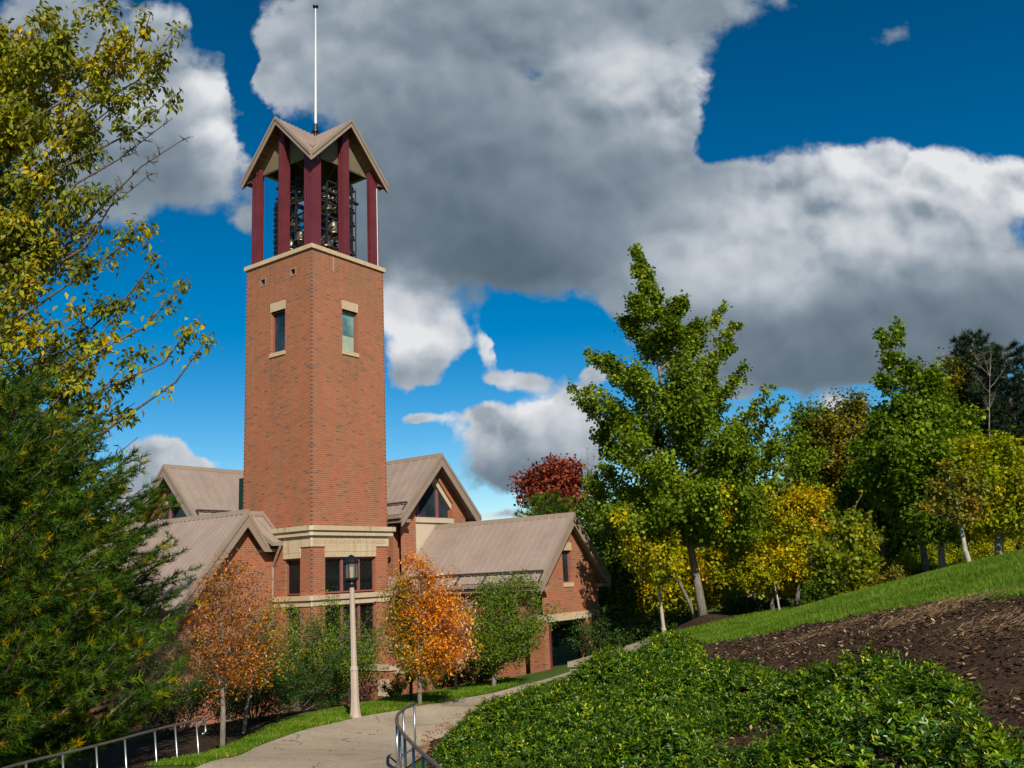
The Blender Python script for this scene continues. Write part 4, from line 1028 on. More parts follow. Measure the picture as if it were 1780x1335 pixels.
# ================================================================= WHITE PINE
def pine(name, label, cat, base, height, rad_fn, nwh, per, ntuft, nl, mat, bark, seed, droop=0, tuftn=26, group=None, zlow=.5, side=None, ww=.03):
    r_ = np.random.default_rng(seed); base = np.array(base, float); e = empty(name, tuple(base), label, cat, group); wood = MB()
    wood.tube([(0,0,-.3), (0,0,height*.5), (0,0,height)], [.02*height, .013*height, .02], 8)
    C, D = [], []
    for i in range(nwh):
        f = i/(nwh-1); z0 = zlow+(height-zlow-.25)*f; Rr = rad_fn(z0/height)
        for j in range(per):
            an = j*2*math.pi/per+i*1.1+r_.normal()*.2; L = Rr*r_.uniform(.62, 1.12); ca, sa = math.cos(an), math.sin(an)
            pts = []
            for q in np.linspace(0, 1, 6): pts.append(np.array([ca*L*q, sa*L*q, z0+L*(.12*q-droop*q+.30*q**3)]))
            wood.tube(pts, [max(.006, .012*L*(1-.8*q)+.006) for q in np.linspace(0, 1, 6)], 5, False)
            P = np.array(pts); ns = max(3, int(L*5.5))
            for s_ in range(ns):
                q = .25+.75*(s_+.5)/ns; o_ = np.array([np.interp(q, np.linspace(0, 1, 6), P[:, k]) for k in range(3)])
                sgn = 1 if s_ % 2 else -1; sl_ = (.18+.34*(1-q))*L*r_.uniform(.6, 1.1); sl_ = min(sl_, .9)
                dr = np.array([ca*.75-sgn*sa*.75, sa*.75+sgn*ca*.75, .28+r_.normal()*.12]); dr /= np.linalg.norm(dr)
                wood.tube([o_, o_+dr*sl_], [.009, .003], 3, False)
                nt = max(2, int(sl_/.11))
                for t_ in range(nt):
                    g = (t_+.6)/nt; p_ = o_+dr*sl_*g
                    if t_ % 2 and g < .9:
                        d2 = dr+r_.normal(size=3)*.5; d2 /= np.linalg.norm(d2); p2 = p_+d2*.16; C.append(p2); D.append(d2)
                    C.append(p_); D.append(dr)
            C.append(P[-1]); D.append(np.array([ca, sa, .5]))
    wood.build('trunk', bark, e, True)
    C = np.array(C); D = np.array(D)/np.linalg.norm(np.array(D), axis=1)[:, None]
    if side is not None:
        k = side(C+base); C, D = C[k], D[k]
    if len(C) > ntuft: k = r_.permutation(len(C))[:ntuft]; C, D = C[k], D[k]
    m_ = len(C); n = m_*tuftn
    c_ = np.repeat(C, tuftn, 0)-np.repeat(D, tuftn, 0)*r_.uniform(0, .12, n)[:, None]; d = np.repeat(D, tuftn, 0)*.75+unit(n, r_)*.75; d[:, 2] += .12
    d /= np.linalg.norm(d, axis=1)[:, None]; s_ = np.cross(d, unit(n, r_)); s_ /= np.linalg.norm(s_, axis=1)[:, None]; L = nl*r_.uniform(.7, 1.2, n)[:, None]; w_ = nl*ww
    V = np.stack([c_-s_*w_, c_+s_*w_, c_+d*L], 1).reshape(-1, 3)
    tc = r_.uniform(0, 1, m_); tc = np.where(tc > .93, .90+.1*r_.uniform(0, 1, m_), tc*.85)
    arr_mesh('crown', V, np.arange(3*n).reshape(n, 3), [mat], e, attrs={'clu': np.repeat(tc, tuftn), 'rnd': r_.uniform(0, 1, n)})
    return e
px0, py0 = -11.0, 18.2
pz = h1(px0, py0)
print('pine base', pz)
pine('white_pine', 'large soft needled pine with some yellowed needles filling the lower left', 'tree', (px0, py0, pz), 8.1, lambda f: 4.25*(1-f)**.42*(1 if f > .25 else .8+.8*f)+.1, 32, 13, 40000, .16, L_PINE, B_DK, 3, tuftn=20, zlow=.15, ww=.045)
bx, by = -9.6, 13.0
pine('young_pine', 'nearer pine with long bright green needles at the left edge of the frame', 'tree', (bx, by, h1(bx, by)), 4.4, lambda f: 1.9*(1-f)**.7+.2, 18, 9, 6000, .16, L_PINE, B_DK, 8, tuftn=26, zlow=.6, ww=.026)

# ================================================================= SMALL TREES BY THE BUILDING
def base_at(px, py): p = hit(px, py); return p
def envelope(px, py, D, wpx, hpx, n, crad, depth=.9, seed=0, low=-1):
    k = D/FOC; return auto_limbs(at(px, py, D), (wpx*k, wpx*k*depth, hpx*k), n, crad, seed, low)
b = base_at(387, 1302); D = b[1]
tree('ornamental_pear_tree', 'small rusty orange tree with forked grey trunk in front of the near gable', 'tree', b, envelope(402,1075,D,86,104,40,.6,.9,1)+[(T(385,965,D), .4), (T(400,985,D), .4), (T(350,1010,D), .4), (T(455,1045,D+.3), .45), (T(335,1120,D), .4)], .07, 6500, .084, L_RUST, B_GREY, 'leaf', 'small trees along the path', droop=.25, start=.30, upw=1.3, sub=14, seed=2)
b = base_at(421, 1276); D = b[1]
tree('ornamental_pear_tree', 'sparser green and rust tree with slender trunk just behind the rusty orange tree', 'tree', b, envelope(470,1110,D,55,70,20,.5,.9,3), .06, 4500, .08, L_ORG, B_GREY, 'leaf', 'small trees along the path', droop=.25, start=.35, upw=1.3, seed=3, hue=lambda p, c_, r_: c_*.6)
D = 35; b = T(596,1200,D); b[2] = h1(b[0], b[1])
tree('ornamental_pear_tree', 'broad green tree behind the near lamp post against the tower windows', 'tree', b, envelope(580,1120,D,115,70,46,.85,.8,5)+[(T(625,1050,D), .4), (T(500,1060,D), .6), (T(505,1045,D-.5), .4)], .08, 12000, .105, L_PEAR, B_GREY, 'leaf', 'small trees along the path', droop=.2, start=.25, upw=1.2, seed=5)
b = base_at(729, 1228); D = b[1]
def hue_o(p, c_, r_):
    q = (p[:, 0]-b[0])*.33+(p[:, 2]-(-1.2))*.10+r_.normal(size=len(p))*.16
    return np.clip(.32+q*.8+c_*.42, 0, 1)
tree('ornamental_pear_tree', 'bright orange tree turning green on its lower left, beside the near lamp post', 'tree', b, envelope(745,1072,D,88,92,46,.72,.9,6)+[(T(742,985,D), .35), (T(700,1010,D), .4), (T(815,1095,D), .4), (T(668,1120,D), .4), (T(690,1150,D), .35)], .07, 17000, .10, L_ORG, B_GREY, 'leaf', 'small trees along the path', droop=.2, start=.22, upw=1.3, seed=7, hue=hue_o)
b = base_at(857, 1196); D = b[1]
tree('ornamental_pear_tree', 'dark green round tree in front of the porch of the long wing', 'tree', b, envelope(872,1078,D,88,76,46,.85,.9,8)+[(T(835,1010,D), .45), (T(800,1050,D), .5), (T(935,1060,D), .5), (T(925,1095,D), .5)], .09, 18000, .105, L_PEAR, B_GREY, 'leaf', 'small trees along the path', droop=.2, start=.18, upw=1.2, seed=9)

# shrubs in the shaded bed
def shrub(label, px, py, D, w_, h_, mat, seed, n=2600, ls=.07, name='shrub', group='shrubs in the shaded bed'):
    p = T(px, py, D); p[2] = h1(p[0], p[1]); k = D/FOC
    c_ = p+np.array([0, 0, h_*.5]); L = auto_limbs(c_, (w_, w_*.8, h_*.5), 16, w_*.35, seed, -.6)
    return tree(name, label, 'shrub', p, L, .03, int(n*2.2), ls*1.15, mat, B_DK, 'leaf', group, droop=.1, stems=5, sub=8, seed=seed)
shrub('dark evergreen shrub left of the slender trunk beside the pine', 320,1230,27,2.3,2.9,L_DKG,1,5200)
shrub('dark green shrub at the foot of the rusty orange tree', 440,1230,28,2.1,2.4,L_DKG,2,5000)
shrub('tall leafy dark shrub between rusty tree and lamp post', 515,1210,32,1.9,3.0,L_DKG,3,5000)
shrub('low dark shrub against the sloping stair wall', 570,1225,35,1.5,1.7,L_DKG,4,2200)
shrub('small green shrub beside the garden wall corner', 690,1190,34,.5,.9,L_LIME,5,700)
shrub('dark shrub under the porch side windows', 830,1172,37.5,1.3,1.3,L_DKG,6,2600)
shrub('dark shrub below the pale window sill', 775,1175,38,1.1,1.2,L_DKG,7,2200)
# climbing shrub by the left gable
b = T(395,1180,34); b[2] = h1(b[0], b[1])
tree('climbing_shrub', 'thin reddish shrub reaching up the brick of the near left gable', 'shrub', b, [(T(372,975,36), .5), (T(395,985,36), .5), (T(360,1000,36), .5), (T(410,1020,35.5), .6), (T(440,1060,35), .6)], .05, 1300, .08, L_RUST, B_DK, 'leaf', None, stems=4, sub=9, seed=3)

# ================================================================= BIG MAPLE
D = 44.0; b = hit(1226, 1089); b = T(1226, 1089, D); b[2] = h1(b[0], b[1])
mp_ = [(1105,432,0,.42),(1120,470,.2,.5),(1100,520,-.3,.5),(1140,520,.5,.6),(1085,560,.6,.5),(1190,515,-.6,.5),(1165,560,-1,.7),(1130,590,1,.8),(1215,560,.8,.6),
       (1262,535,0,.28),(1285,560,.2,.28),(1265,600,.6,.5),(1290,640,-.5,.6),(1245,650,1.3,.8),(1012,598,-.3,.35),(1035,612,.3,.4),(1060,630,0,.6),(990,668,.2,.3),(1015,680,.8,.5),(1050,690,-1,.8),(1100,650,-2,.9),
       (1190,640,-2,1.0),(1180,700,2.4,1.0),(1030,740,.8,.7),(1075,760,-2.2,.9),(1120,740,2.6,.9),(1340,670,.3,.28),(1365,690,-.2,.28),(1330,710,-.8,.6),(1300,720,.9,.8),(1370,740,.3,.6),(1400,760,0,.5),(1415,800,-.8,.6),(1340,790,1.5,.9),
       (1260,760,-3,1.0),(1210,790,3,1.0),(1150,800,-3,1.0),(1090,840,2.4,.9),(1050,815,-.4,.6),(1030,870,.3,.5),(1060,890,-1.4,.7),(1100,900,-2.4,.8),(1035,895,1.5,.6),(1150,880,-3.2,.8),(1160,860,3,1),(1230,850,-3.4,.9),(1240,890,-2.6,.7),(1270,860,3,1),(1310,860,-2.4,.9),
       (1360,850,1.2,.8),(1410,850,-.6,.7),(1430,830,1,.6),(1330,910,-1.2,.6),(1390,890,.6,.6),(1290,905,.8,.7),(1120,930,.3,.5),(1000,690,-.2,.3),(1210,700,-3,.9),(1300,780,-2.6,.9),(1200,600,.5,.7),(1240,720,.2,.8),(1070,930,.3,.45),(1425,790,-.4,.6),(1440,850,.3,.6),(1425,905,-.3,.6),(1375,935,.4,.5),(1310,930,-1.8,.6),(1020,830,.2,.6),(1010,880,.2,.4)]
limbs = [(T(a_, b_, D+dd*1.2), rr_*1.5) for a_, b_, dd, rr_ in mp_]
def hue_m(p, c_, r_):
    s_ = np.sin(p[:, 0]*1.3+2)*np.sin(p[:, 2]*1.7+p[:, 1]); return np.where((s_ > .75) & (p[:, 2] < 4), np.clip(c_+.5, 0, 1), c_*.86)
tree('large_maple_tree', 'large green maple with spiky upright top on a pale grey trunk at the hill foot', 'tree', b, limbs, .215, 112000, .155, L_MAPLE, B_GREY, 'lobed', droop=.45, start=.20, leader=tuple(T(1120,455,D)), seed=12, hue=hue_m, upw=.9, lean=(-.35,0), sub=20, shell=.2)
p = T(1212, 1092, D+.7); p[2] = h1(p[0], p[1])
ringP = [(b[0]-.3+2.0*math.cos(a_*.3), b[1]+2.0*math.sin(a_*.3)) for a_ in range(21)]
o = sheet('mulch_ring', ringP, .12, .06, soil.data.materials[0], .03, 9); bc = (b[0]-.1, b[1])
for v_ in o.data.vertices: v_.co.z += .38*math.exp(-((v_.co.x-bc[0])**2+(v_.co.y-bc[1])**2)/1.3)-.04
tag(o, 'low heaped mulch ring round the large maple trunk', 'mulch ring')
tree('leaning_trunk_tree', 'shaded tree whose leaning trunk stands right behind the large maple trunk', 'tree', p, envelope(1128,950,D-2,60,48,26,.8,.7,4), .12, 7000, .15, L_YEL, B_GREY, 'dia', droop=.3, start=.4, seed=31)

# ================================================================= YELLOW TREES
yl = [(1262,1085,62,1285,985,84,72,'golden yellow tree right of the large maple trunk',.05),
      (1098,1100,66,1112,1002,64,66,'yellow green tree between chapel wing and large maple',-.18),
      (1175,1095,64,1175,1000,70,66,'yellow tree just left of the large maple trunk with low branches',.0),
      (1345,1075,43,1350,980,78,48,'small golden tree above the distant shed roof',.05),
      (1385,1068,42,1408,935,62,88,'orange yellow tree left of the multi stemmed shrub tree',.1)]
for k, (bxp, byp, D, cx_, cy_, w_, h_, lab, hs_) in enumerate(yl):
    p = T(bxp, byp, D); p[2] = h1(p[0], p[1])
    tree('yellow_tree', lab, 'tree', p, envelope(cx_, cy_, D, w_, h_, 36, .95, .7, k+20, -.85) if D < 50 else envelope(cx_, cy_, D, w_, h_, 34, 1.4, .8, k+20, -.85), .11, 14000, .15 if D < 50 else .25, L_YEL, B_DK, 'dia', 'yellow autumn trees below the hill', droop=.3, start=.2, seed=k+40, hue=lambda p_, c_, r_, h_=hs_: c_*1.12+h_+.06)
# multi-stem tree
D = 30; p = T(1462, 1046, D); p[2] = h1(p[0], p[1])
tree('multi_stem_tree', 'low yellow green multi stemmed tree standing on the crest of the grass', 'tree', p, envelope(1468,955,D,66,72,34,.55,.9,3)+[(T(1500,855,D), .3), (T(1440,880,D), .35), (T(1405,930,D), .4), (T(1535,930,D), .4), (T(1512,900,D), .4), (T(1420,985,D), .4)], .055, 9500, .12, L_YG, B_GREY, 'lobed', droop=.5, stems=6, seed=14, sub=12, leafs=(.35, 1.05))

# ================================================================= WOODLAND ON THE RIGHT
wd_ = [ # name,label,base px,D, crown(px,py,w,h), mat, bark, nleaf, lsize, extra tips
 ('maple_tree','bright green maple with pointed top rising above the right wood',(1610,1005),40,(1600,790,110,140),L_LIME,B_DK,44000,.155,[(1528,575,.4),(1562,560,.4),(1545,620,.7),(1580,640,.8),(1530,660,.7),(1600,690,.9),(1520,720,.8),(1660,740,.8),(1690,780,.7)]),
 ('maple_tree','green tree with bare lower trunk second from the pale trunk on the crest',(1637,995),38,(1660,850,85,85),L_LIME,B_GREY,18000,.155,[(1700,820,.6)]),
 ('oak_tree','olive brown tree behind the bright green maple',(1680,990),52,(1665,750,75,120),L_OLIVE,B_DK,20000,.19,[(1640,640,.8),(1665,632,.8)]),
 ('oak_tree','brownish green tree in front of the sky gap left of the bright maple',(1480,1030),50,(1485,790,65,105),L_OLIVE,B_DK,19000,.19,[(1483,690,.6),(1500,700,.6)]),
 ('oak_tree','dark green tree with rusty top next to the large maple crown',(1420,1040),52,(1425,800,60,100),L_MID,B_DK,18000,.19,[(1420,705,.6),(1440,710,.5)]),
 ('maple_tree','dark leafy tree filling the wood behind the multi stemmed tree',(1530,1030),46,(1530,870,90,100),L_MID,B_DK,18000,.2,[]),
 ('yellow_maple_tree','yellow maple at the right edge above the grass crest',(1736,972),30,(1735,855,85,85),L_YEL,B_GREY,18000,.15,[(1710,775,.5),(1770,790,.5),(1740,765,.5),(1790,850,.7)]),
 ('sparse_tree','sparse reddish tree on a slim white trunk at the crest',(1684,980),28,(1668,865,62,58),L_OLIVE,B_PALE,3600,.12,[(1600,880,.4),(1620,840,.4)]),
 ('yellow_maple_tree','deep yellow tree at the right edge behind the yellow maple',(1800,970),34,(1790,860,50,80),L_YEL,B_DK,6000,.17,[]),
 ('oak_tree','low dark tree in the gap right of the multi stemmed tree',(1580,1010),48,(1580,920,65,70),L_MID,B_DK,10000,.2,[]),
]
for k, (nm, lab, (bxp, byp), D, (cx_, cy_, w_, h_), lm, bk, nl_, ls_, ex) in enumerate(wd_):
    p = T(bxp, byp, D); p[2] = h1(p[0], p[1])
    sparse = nm == 'sparse_tree'
    tree(nm, lab, 'tree', p, envelope(cx_, cy_, D, w_, h_, 36 if not sparse else 20, (1.35 if not sparse else .5)*D/46, .8, k+3, -.8)+[(T(a_, b_, D), rr_) for a_, b_, rr_ in ex], .16 if not sparse else .09, nl_, ls_, lm, bk, 'lobed' if lm in (L_LIME, L_YG) else 'dia', 'trees of the right wood', droop=.35, start=.3 if not sparse else .45, seed=k+60, sub=14)
# dark tall conifers at the right edge
for k, (px_, top_, D, lab) in enumerate([(1738,578,52,'dark pine with flat top and bare lower stem near the right edge'),(1790,600,48,'dark pine cut by the right edge of the frame'),(1770,690,58,'dark spruce between the two dark pines'),(1700,700,60,'dark spruce behind the bare white tree')]):
    p = T(px_, 900, D); z1 = T(px_, top_, D)[2]; p[2] = h1(p[0], p[1]); Hh = z1-p[2]
    pine('dark_pine', lab, 'tree', p, Hh, lambda f: 2.6*(1-max(0, f-.25))**.8*(.35+min(1, f*1.6)*.75)*(1 if f < .97 else .6), 20, 6, 2600, .34, L_CON, B_DK, 40+k, tuftn=20, ww=.06, group='dark pines at the right edge', zlow=Hh*.25)
b = T(1715, 900, 46); b[2] = h1(b[0], b[1])
tree('bare_tree', 'leafless white barked tree in front of the dark pines', 'tree', b, [(T(a_, b_, 46), rr_) for a_, b_, rr_ in [(1722,598,.5),(1708,612,.5),(1695,650,.5),(1730,680,.5),(1712,690,.5),(1690,610,.4),(1745,640,.4)]], .075, 30, .1, L_OLIVE, B_GREY, 'dia', None, seed=3, start=.4, bare=(0,1,2,3,4,5), sub=10)

# trees behind the chapel's right wing
bk = [('broad green tree right behind the long wing gable',1075,1105,50,1072,1010,34,75,L_MID,9000,.18),
      ('deep green tree above the long wing roof end',1035,1090,60,1045,930,50,60,L_MID,8000,.24),
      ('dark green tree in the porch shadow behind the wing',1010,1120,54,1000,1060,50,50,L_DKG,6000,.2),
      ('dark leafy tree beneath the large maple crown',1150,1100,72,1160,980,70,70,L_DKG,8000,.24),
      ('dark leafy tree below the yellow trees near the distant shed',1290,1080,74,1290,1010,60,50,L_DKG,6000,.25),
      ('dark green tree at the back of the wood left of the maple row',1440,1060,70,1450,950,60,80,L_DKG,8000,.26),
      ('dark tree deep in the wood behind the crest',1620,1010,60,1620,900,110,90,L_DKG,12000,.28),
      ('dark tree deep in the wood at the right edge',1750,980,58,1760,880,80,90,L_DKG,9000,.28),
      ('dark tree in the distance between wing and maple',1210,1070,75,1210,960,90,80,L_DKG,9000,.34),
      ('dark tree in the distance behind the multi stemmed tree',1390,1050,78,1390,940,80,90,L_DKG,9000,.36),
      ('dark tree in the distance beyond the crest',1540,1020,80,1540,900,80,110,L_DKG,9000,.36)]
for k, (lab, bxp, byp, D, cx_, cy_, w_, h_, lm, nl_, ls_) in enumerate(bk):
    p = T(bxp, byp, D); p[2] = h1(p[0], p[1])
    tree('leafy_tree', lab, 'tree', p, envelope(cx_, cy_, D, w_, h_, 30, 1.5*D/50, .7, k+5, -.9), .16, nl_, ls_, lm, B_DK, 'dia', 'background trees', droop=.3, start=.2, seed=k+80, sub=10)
for k, (px_, py_, D, w_, h_, lm, lab) in enumerate([(1075,1105,50,1.8,1.6,L_MID,'leafy green shrub beside the porch pier'),(1120,1110,48,2.0,1.3,L_DKG,'rounded green shrub behind the far lamp post'),(1290,1082,49,1.6,1.6,L_PEAR,'feathery green shrub right of the mulch ring'),(1180,1100,49,1.8,1.2,L_MID,'green low shrub left of the mulch ring'),(1050,1115,46,2.2,2.2,L_DKG,'dark shrub behind the porch opening'),(1345,1078,50,1.0,.9,L_LIME,'green shrub below the distant shed roof'),(1420,1060,48,2.0,2.0,L_OLIVE,'brownish shrub at the wood edge'),(1560,1020,44,1.8,1.6,L_YG,'dark shrub at the wood edge behind the crest'),(1650,1000,44,2,1.8,L_YEL,'yellowish shrub between the crest trunks'),(1720,985,42,2,1.8,L_YEL,'dark shrub behind the crest at the right'),(1500,1035,46,2,2,L_DKG,'dark shrub behind the multi stemmed tree'),(1595,1012,41,1.5,1.3,L_YG,'yellow green shrub left of the first dark trunk on the crest'),(1450,1050,40,1.6,1.4,L_MID,'green shrub left of the multi stemmed tree foot'),(1535,1030,40,1.5,1.3,L_OLIVE,'olive shrub right of the multi stemmed tree foot')]):
    shrub(lab, px_, py_, D, w_, h_, lm, 30+k, 2600, .12, 'wood_edge_shrub', 'shrubs along the wood edge')
# purple-red maple and a pine below it, far behind the chapel
p = T(975, 900, 72); p[2] = h1(p[0], p[1])
tree('red_maple_tree', 'purple red maple rising behind the chapel roofs', 'tree', p, envelope(965,850,72,62,52,36,1.7,.8,2)+[(T(960,795,72), .9), (T(1000,800,72), .8), (T(915,830,72), .9), (T(1035,850,72), 1), (T(905,870,72), .8)], .2, 8000, .27, L_RED, B_DK, 'lobed', None, seed=91, start=.5)
p = T(955, 920, 64); z1 = T(945, 862, 64)[2]; p[2] = h1(p[0], p[1])
pine('green_pine', 'green pine in front of the purple red maple', 'tree', p, z1-p[2], lambda f: 4.2*(1-f)**.55+.4, 20, 8, 5200, .34, L_PINE, B_DK, 61, tuftn=16, zlow=3, ww=.05)
b = T(1030, 900, 76); b[2] = h1(b[0], b[1])
tree('bare_tree', 'leafless thin twigged tree right of the purple red maple', 'tree', b, [(T(a_, b_, 76), rr_) for a_, b_, rr_ in [(1020,780,1.2),(1035,790,1.2),(1048,800,1.2),(1010,800,1.2),(1040,830,1.2)]], .14, 30, .1, L_OLIVE, B_GREY, 'dia', None, seed=6, start=.5, bare=(0,1,2,3), sub=14)
# distant woodland closing the view
rw = np.random.default_rng(77); far_c, far_cl = [], []
for k in range(70):
    x_ = -60+k*2.6+rw.normal()*2; y_ = 105+rw.uniform(-8, 14); zb = h1(x_, y_); hh = rw.uniform(7, 10)*(1.25 if x_ > 30 else (.75 if x_ < 5 else 1)); n = 900
    u_ = unit(n, rw)*rw.uniform(.6, 1, n)[:, None]**.4; far_c.append(np.array([x_, y_, zb+hh*.5])+u_*np.array([3.2, 2.5, hh*.52])); far_cl.append(np.clip(rw.normal(rw.uniform(.2, .8), .15, n), 0, 1))
Cc = np.concatenate(far_c); n = len(Cc)
fw_ = leaves_obj('distant_woodland', Cc, unit(n, rw), unit(n, rw)+[0, 0, .5], rw.uniform(.5, .9, n), np.concatenate(far_cl), rw.uniform(0, 1, n), 'dia', L_OLIVE)
tag(fw_, kind='stuff', label='far off mixed autumn woodland closing the view', cat='woodland')

# ================================================================= STREET FURNITURE
M_CONC = simple('pinkish_concrete', (.46,.365,.29), .85, var=.07, scale=2, bump=.2)
def lamp(px, py, D, label, lean=0):
    p = T(px, py, D); e = empty('lamp_post', (p[0], p[1], p[2]), label, 'lamp post', 'path lamp posts'); e.rotation_euler = (0, R(lean), 0)
    m = MB(); m.lathe([(.18,-.3),(.18,.02),(.155,.12),(.135,.30),(.12,.55),(.112,1.28),(.125,1.31),(.118,1.36),(.09,1.42),(.08,2.6),(.07,3.66)], 8); m.build('shaft', M_CONC, e)
    m = MB(); m.box(-.165,-.135,-.05,.05,.45,.82); m.build('hatch', simple('dark_hatch', (.05,.03,.03), .6), e)
    m = MB(); m.lathe([(.0,3.64),(.10,3.64),(.115,3.72),(.10,3.76),(.20,3.84),(.205,3.9),(0,3.9)], 16)
    for k in range(6):
        a_ = k*math.pi/3+.3; m.tube([(.19*math.cos(a_), .19*math.sin(a_), 3.9), (.19*math.cos(a_), .19*math.sin(a_), 4.34)], .013, 5)
    m.lathe([(.23,4.33),(.235,4.36),(.21,4.40),(.15,4.48),(.08,4.53),(.03,4.56),(0,4.57)], 18); m.lathe([(0,4.33),(.23,4.33)], 18)
    m.build('lantern', M_BLK, e)
    t = NT('lamp_glass'); g = t.n('ShaderNodeBsdfTransparent'); g.inputs[0].default_value = (.78,.74,.66,1); pr = t.n('ShaderNodeBsdfPrincipled'); pr.inputs['Base Color'].default_value = (.4,.38,.33,1); pr.inputs['Roughness'].default_value = .2
    mx = t.n('ShaderNodeMixShader'); mx.inputs[0].default_value = .3; t.l(g.outputs[0], mx.inputs[1]); t.l(pr.outputs[0], mx.inputs[2]); t.l(mx.outputs[0], t.out.inputs[0])
    m = MB(); m.lathe([(.175,3.9),(.175,4.33)], 18); m.build('lamp_glass', t.m, e)
    m = MB(); m.lathe([(0,3.9),(.05,3.9),(.05,4.02),(.06,4.05),(.065,4.2),(.04,4.26),(0,4.27)], 12); m.build('bulb', simple('frosted_bulb', (.7,.68,.62), .3), e)
    return e
lamp(617.5, 1248, 27.0, 'pinkish concrete lamp post with black lantern beside the path in front of the tower', -1.0)
l2 = lamp(1157, 1112, 44.5, 'far lamp post half hidden by yellow leaves between wing and large maple', -2.2); l2.location.z = h1(l2.location.x, l2.location.y)-1.1
# pale pole
p = T(1358, 1076, 42); m = MB(); m.tube([(0,0,-.2), (-.06,0,.9), (-.15,0,1.75)], [.05, .045, .04], 8); o = m.build('marker_post', B_PALE); o.location = (p[0], p[1], p[2]-.1)
tag(o, 'thin pale wooden post at the foot of the grassy slope', 'post')
# bollard lights
def bollard(px, py, D, label):
    p = T(px, py, D); e = empty('bollard_light', (p[0], p[1], h1(p[0], p[1])), label, 'path light', 'black path lights')
    m = MB(); m.lathe([(.055,-.2),(.055,.62),(.09,.66)], 10); m.build('post', M_BLK, e)
    m = MB(); m.lathe([(.09,.66),(.16,.72),(.19,.86),(.20,.90),(.19,.95),(.08,.98),(0,.99)], 16); m.build('lamp_head', M_BLK, e)
bollard(715, 1222, 30.5, 'black path light left of the orange tree trunk'); bollard(793, 1203, 34, 'black path light under the green tree by the porch')
# handrails
M_GAL = simple('galvanised_pipe', (.42,.43,.43), .32, metal=.85, var=.12, scale=6)
M_GAL2 = simple('worn_top_rail', (.20,.17,.15), .42, metal=.6, var=.2, scale=5)
def smooth_curve(P, step=.15):
    q = resample(P, step)
    for _ in range(10): q[1:-1] = (q[:-2]+2*q[1:-1]+q[2:])/4
    return q
# left rail
pl = [atz(350,1250,-2.62), atz(308,1259,-2.62), atz(267,1269,-2.62), atz(214,1284,-2.62), atz(140,1303,-2.62), atz(60,1321,-2.62), atz(0,1337,-2.62), atz(-50,1356,-2.62)]
er = empty('handrail', (pl[0][0], pl[0][1], -3.6), 'galvanised pipe handrail with squared end loop at the lower left', 'handrail', 'pipe handrails')
loc0 = np.array([pl[0][0], pl[0][1], -3.6])
cv = smooth_curve(pl)
m = MB(); m.tube(list(cv-loc0), .026, 10); m.build('top_rail', M_GAL2, er, True)
dl = (cv[0]-cv[4]); dl /= np.linalg.norm(dl)
m = MB(); m.tube([cv[0]-loc0, cv[0]+dl*.07-loc0+[0,0,-.02], cv[0]+dl*.10-loc0+[.01,0,-.1], cv[0]+dl*.11-loc0+[.02,0,-.26], cv[0]+dl*.06-loc0+[.02,0,-.30], cv[0]-loc0+[.02,0,-.30]], .024, 8); m.build('end_loop', M_GAL, er, True)
LN = np.array([.10, 0, 0])
m = MB(); m.tube(list(cv-loc0+[.09,0,-.86]), .024, 8); m.build('bottom_rail', M_GAL, er, True)
for pxp in (342, 305, 267, 214, 172, 113, 40):
    k = int(np.argmin([abs(proj_x-pxp) for proj_x in [(lambda P: CX+FOC*((P[0]*math.cos(ROLL)+(-P[1]*math.sin(PITCH)+P[2]*math.cos(PITCH))*math.sin(ROLL))/(P[1]*math.cos(PITCH)+P[2]*math.sin(PITCH))))(q_) for q_ in cv]]))
    c_ = cv[k]; gz = h1(c_[0], c_[1]); m = MB(); m.tube([c_-loc0, c_-loc0+[.09,0,-.86], np.array([c_[0]+.1, c_[1], min(gz, c_[2]-.95)-.1])-loc0], .021, 8); m.build('baluster', M_GAL, er, True)
# right rail
zr = -2.44
prr = [atz(720,1222,zr), atz(703,1231,zr), atz(690,1243,zr), atz(689,1256,zr), atz(700,1275,zr), atz(722,1298,zr), atz(748,1321,zr), atz(775,1345,zr), atz(800,1368,zr), atz(830,1400,zr)]
er = empty('handrail', (prr[0][0], prr[0][1], -3.7), 'curved galvanised pipe handrail between path and ground cover', 'handrail', 'pipe handrails'); loc0 = np.array([prr[0][0], prr[0][1], -3.7])
cv = smooth_curve(prr, .1)
m = MB(); m.tube(list(cv-loc0), .03, 10); m.build('top_rail', M_GAL2, er, True)
m = MB(); m.tube(list(cv-loc0+[0,0,-.86]), .022, 8); m.build('bottom_rail', M_GAL, er, True)
s_ = np.r_[0, np.cumsum(np.linalg.norm(np.diff(cv, axis=0), axis=1))]
for q_ in np.arange(.03, s_[-1], .82):
    k = int(np.argmin(abs(s_-q_))); c_ = cv[k]; gz = min(h1(c_[0], c_[1]), c_[2]-.9)
    m = MB(); m.tube([c_-loc0, np.array([c_[0], c_[1], gz-.25])-loc0], .022, 8); m.build('baluster', M_GAL, er, True)
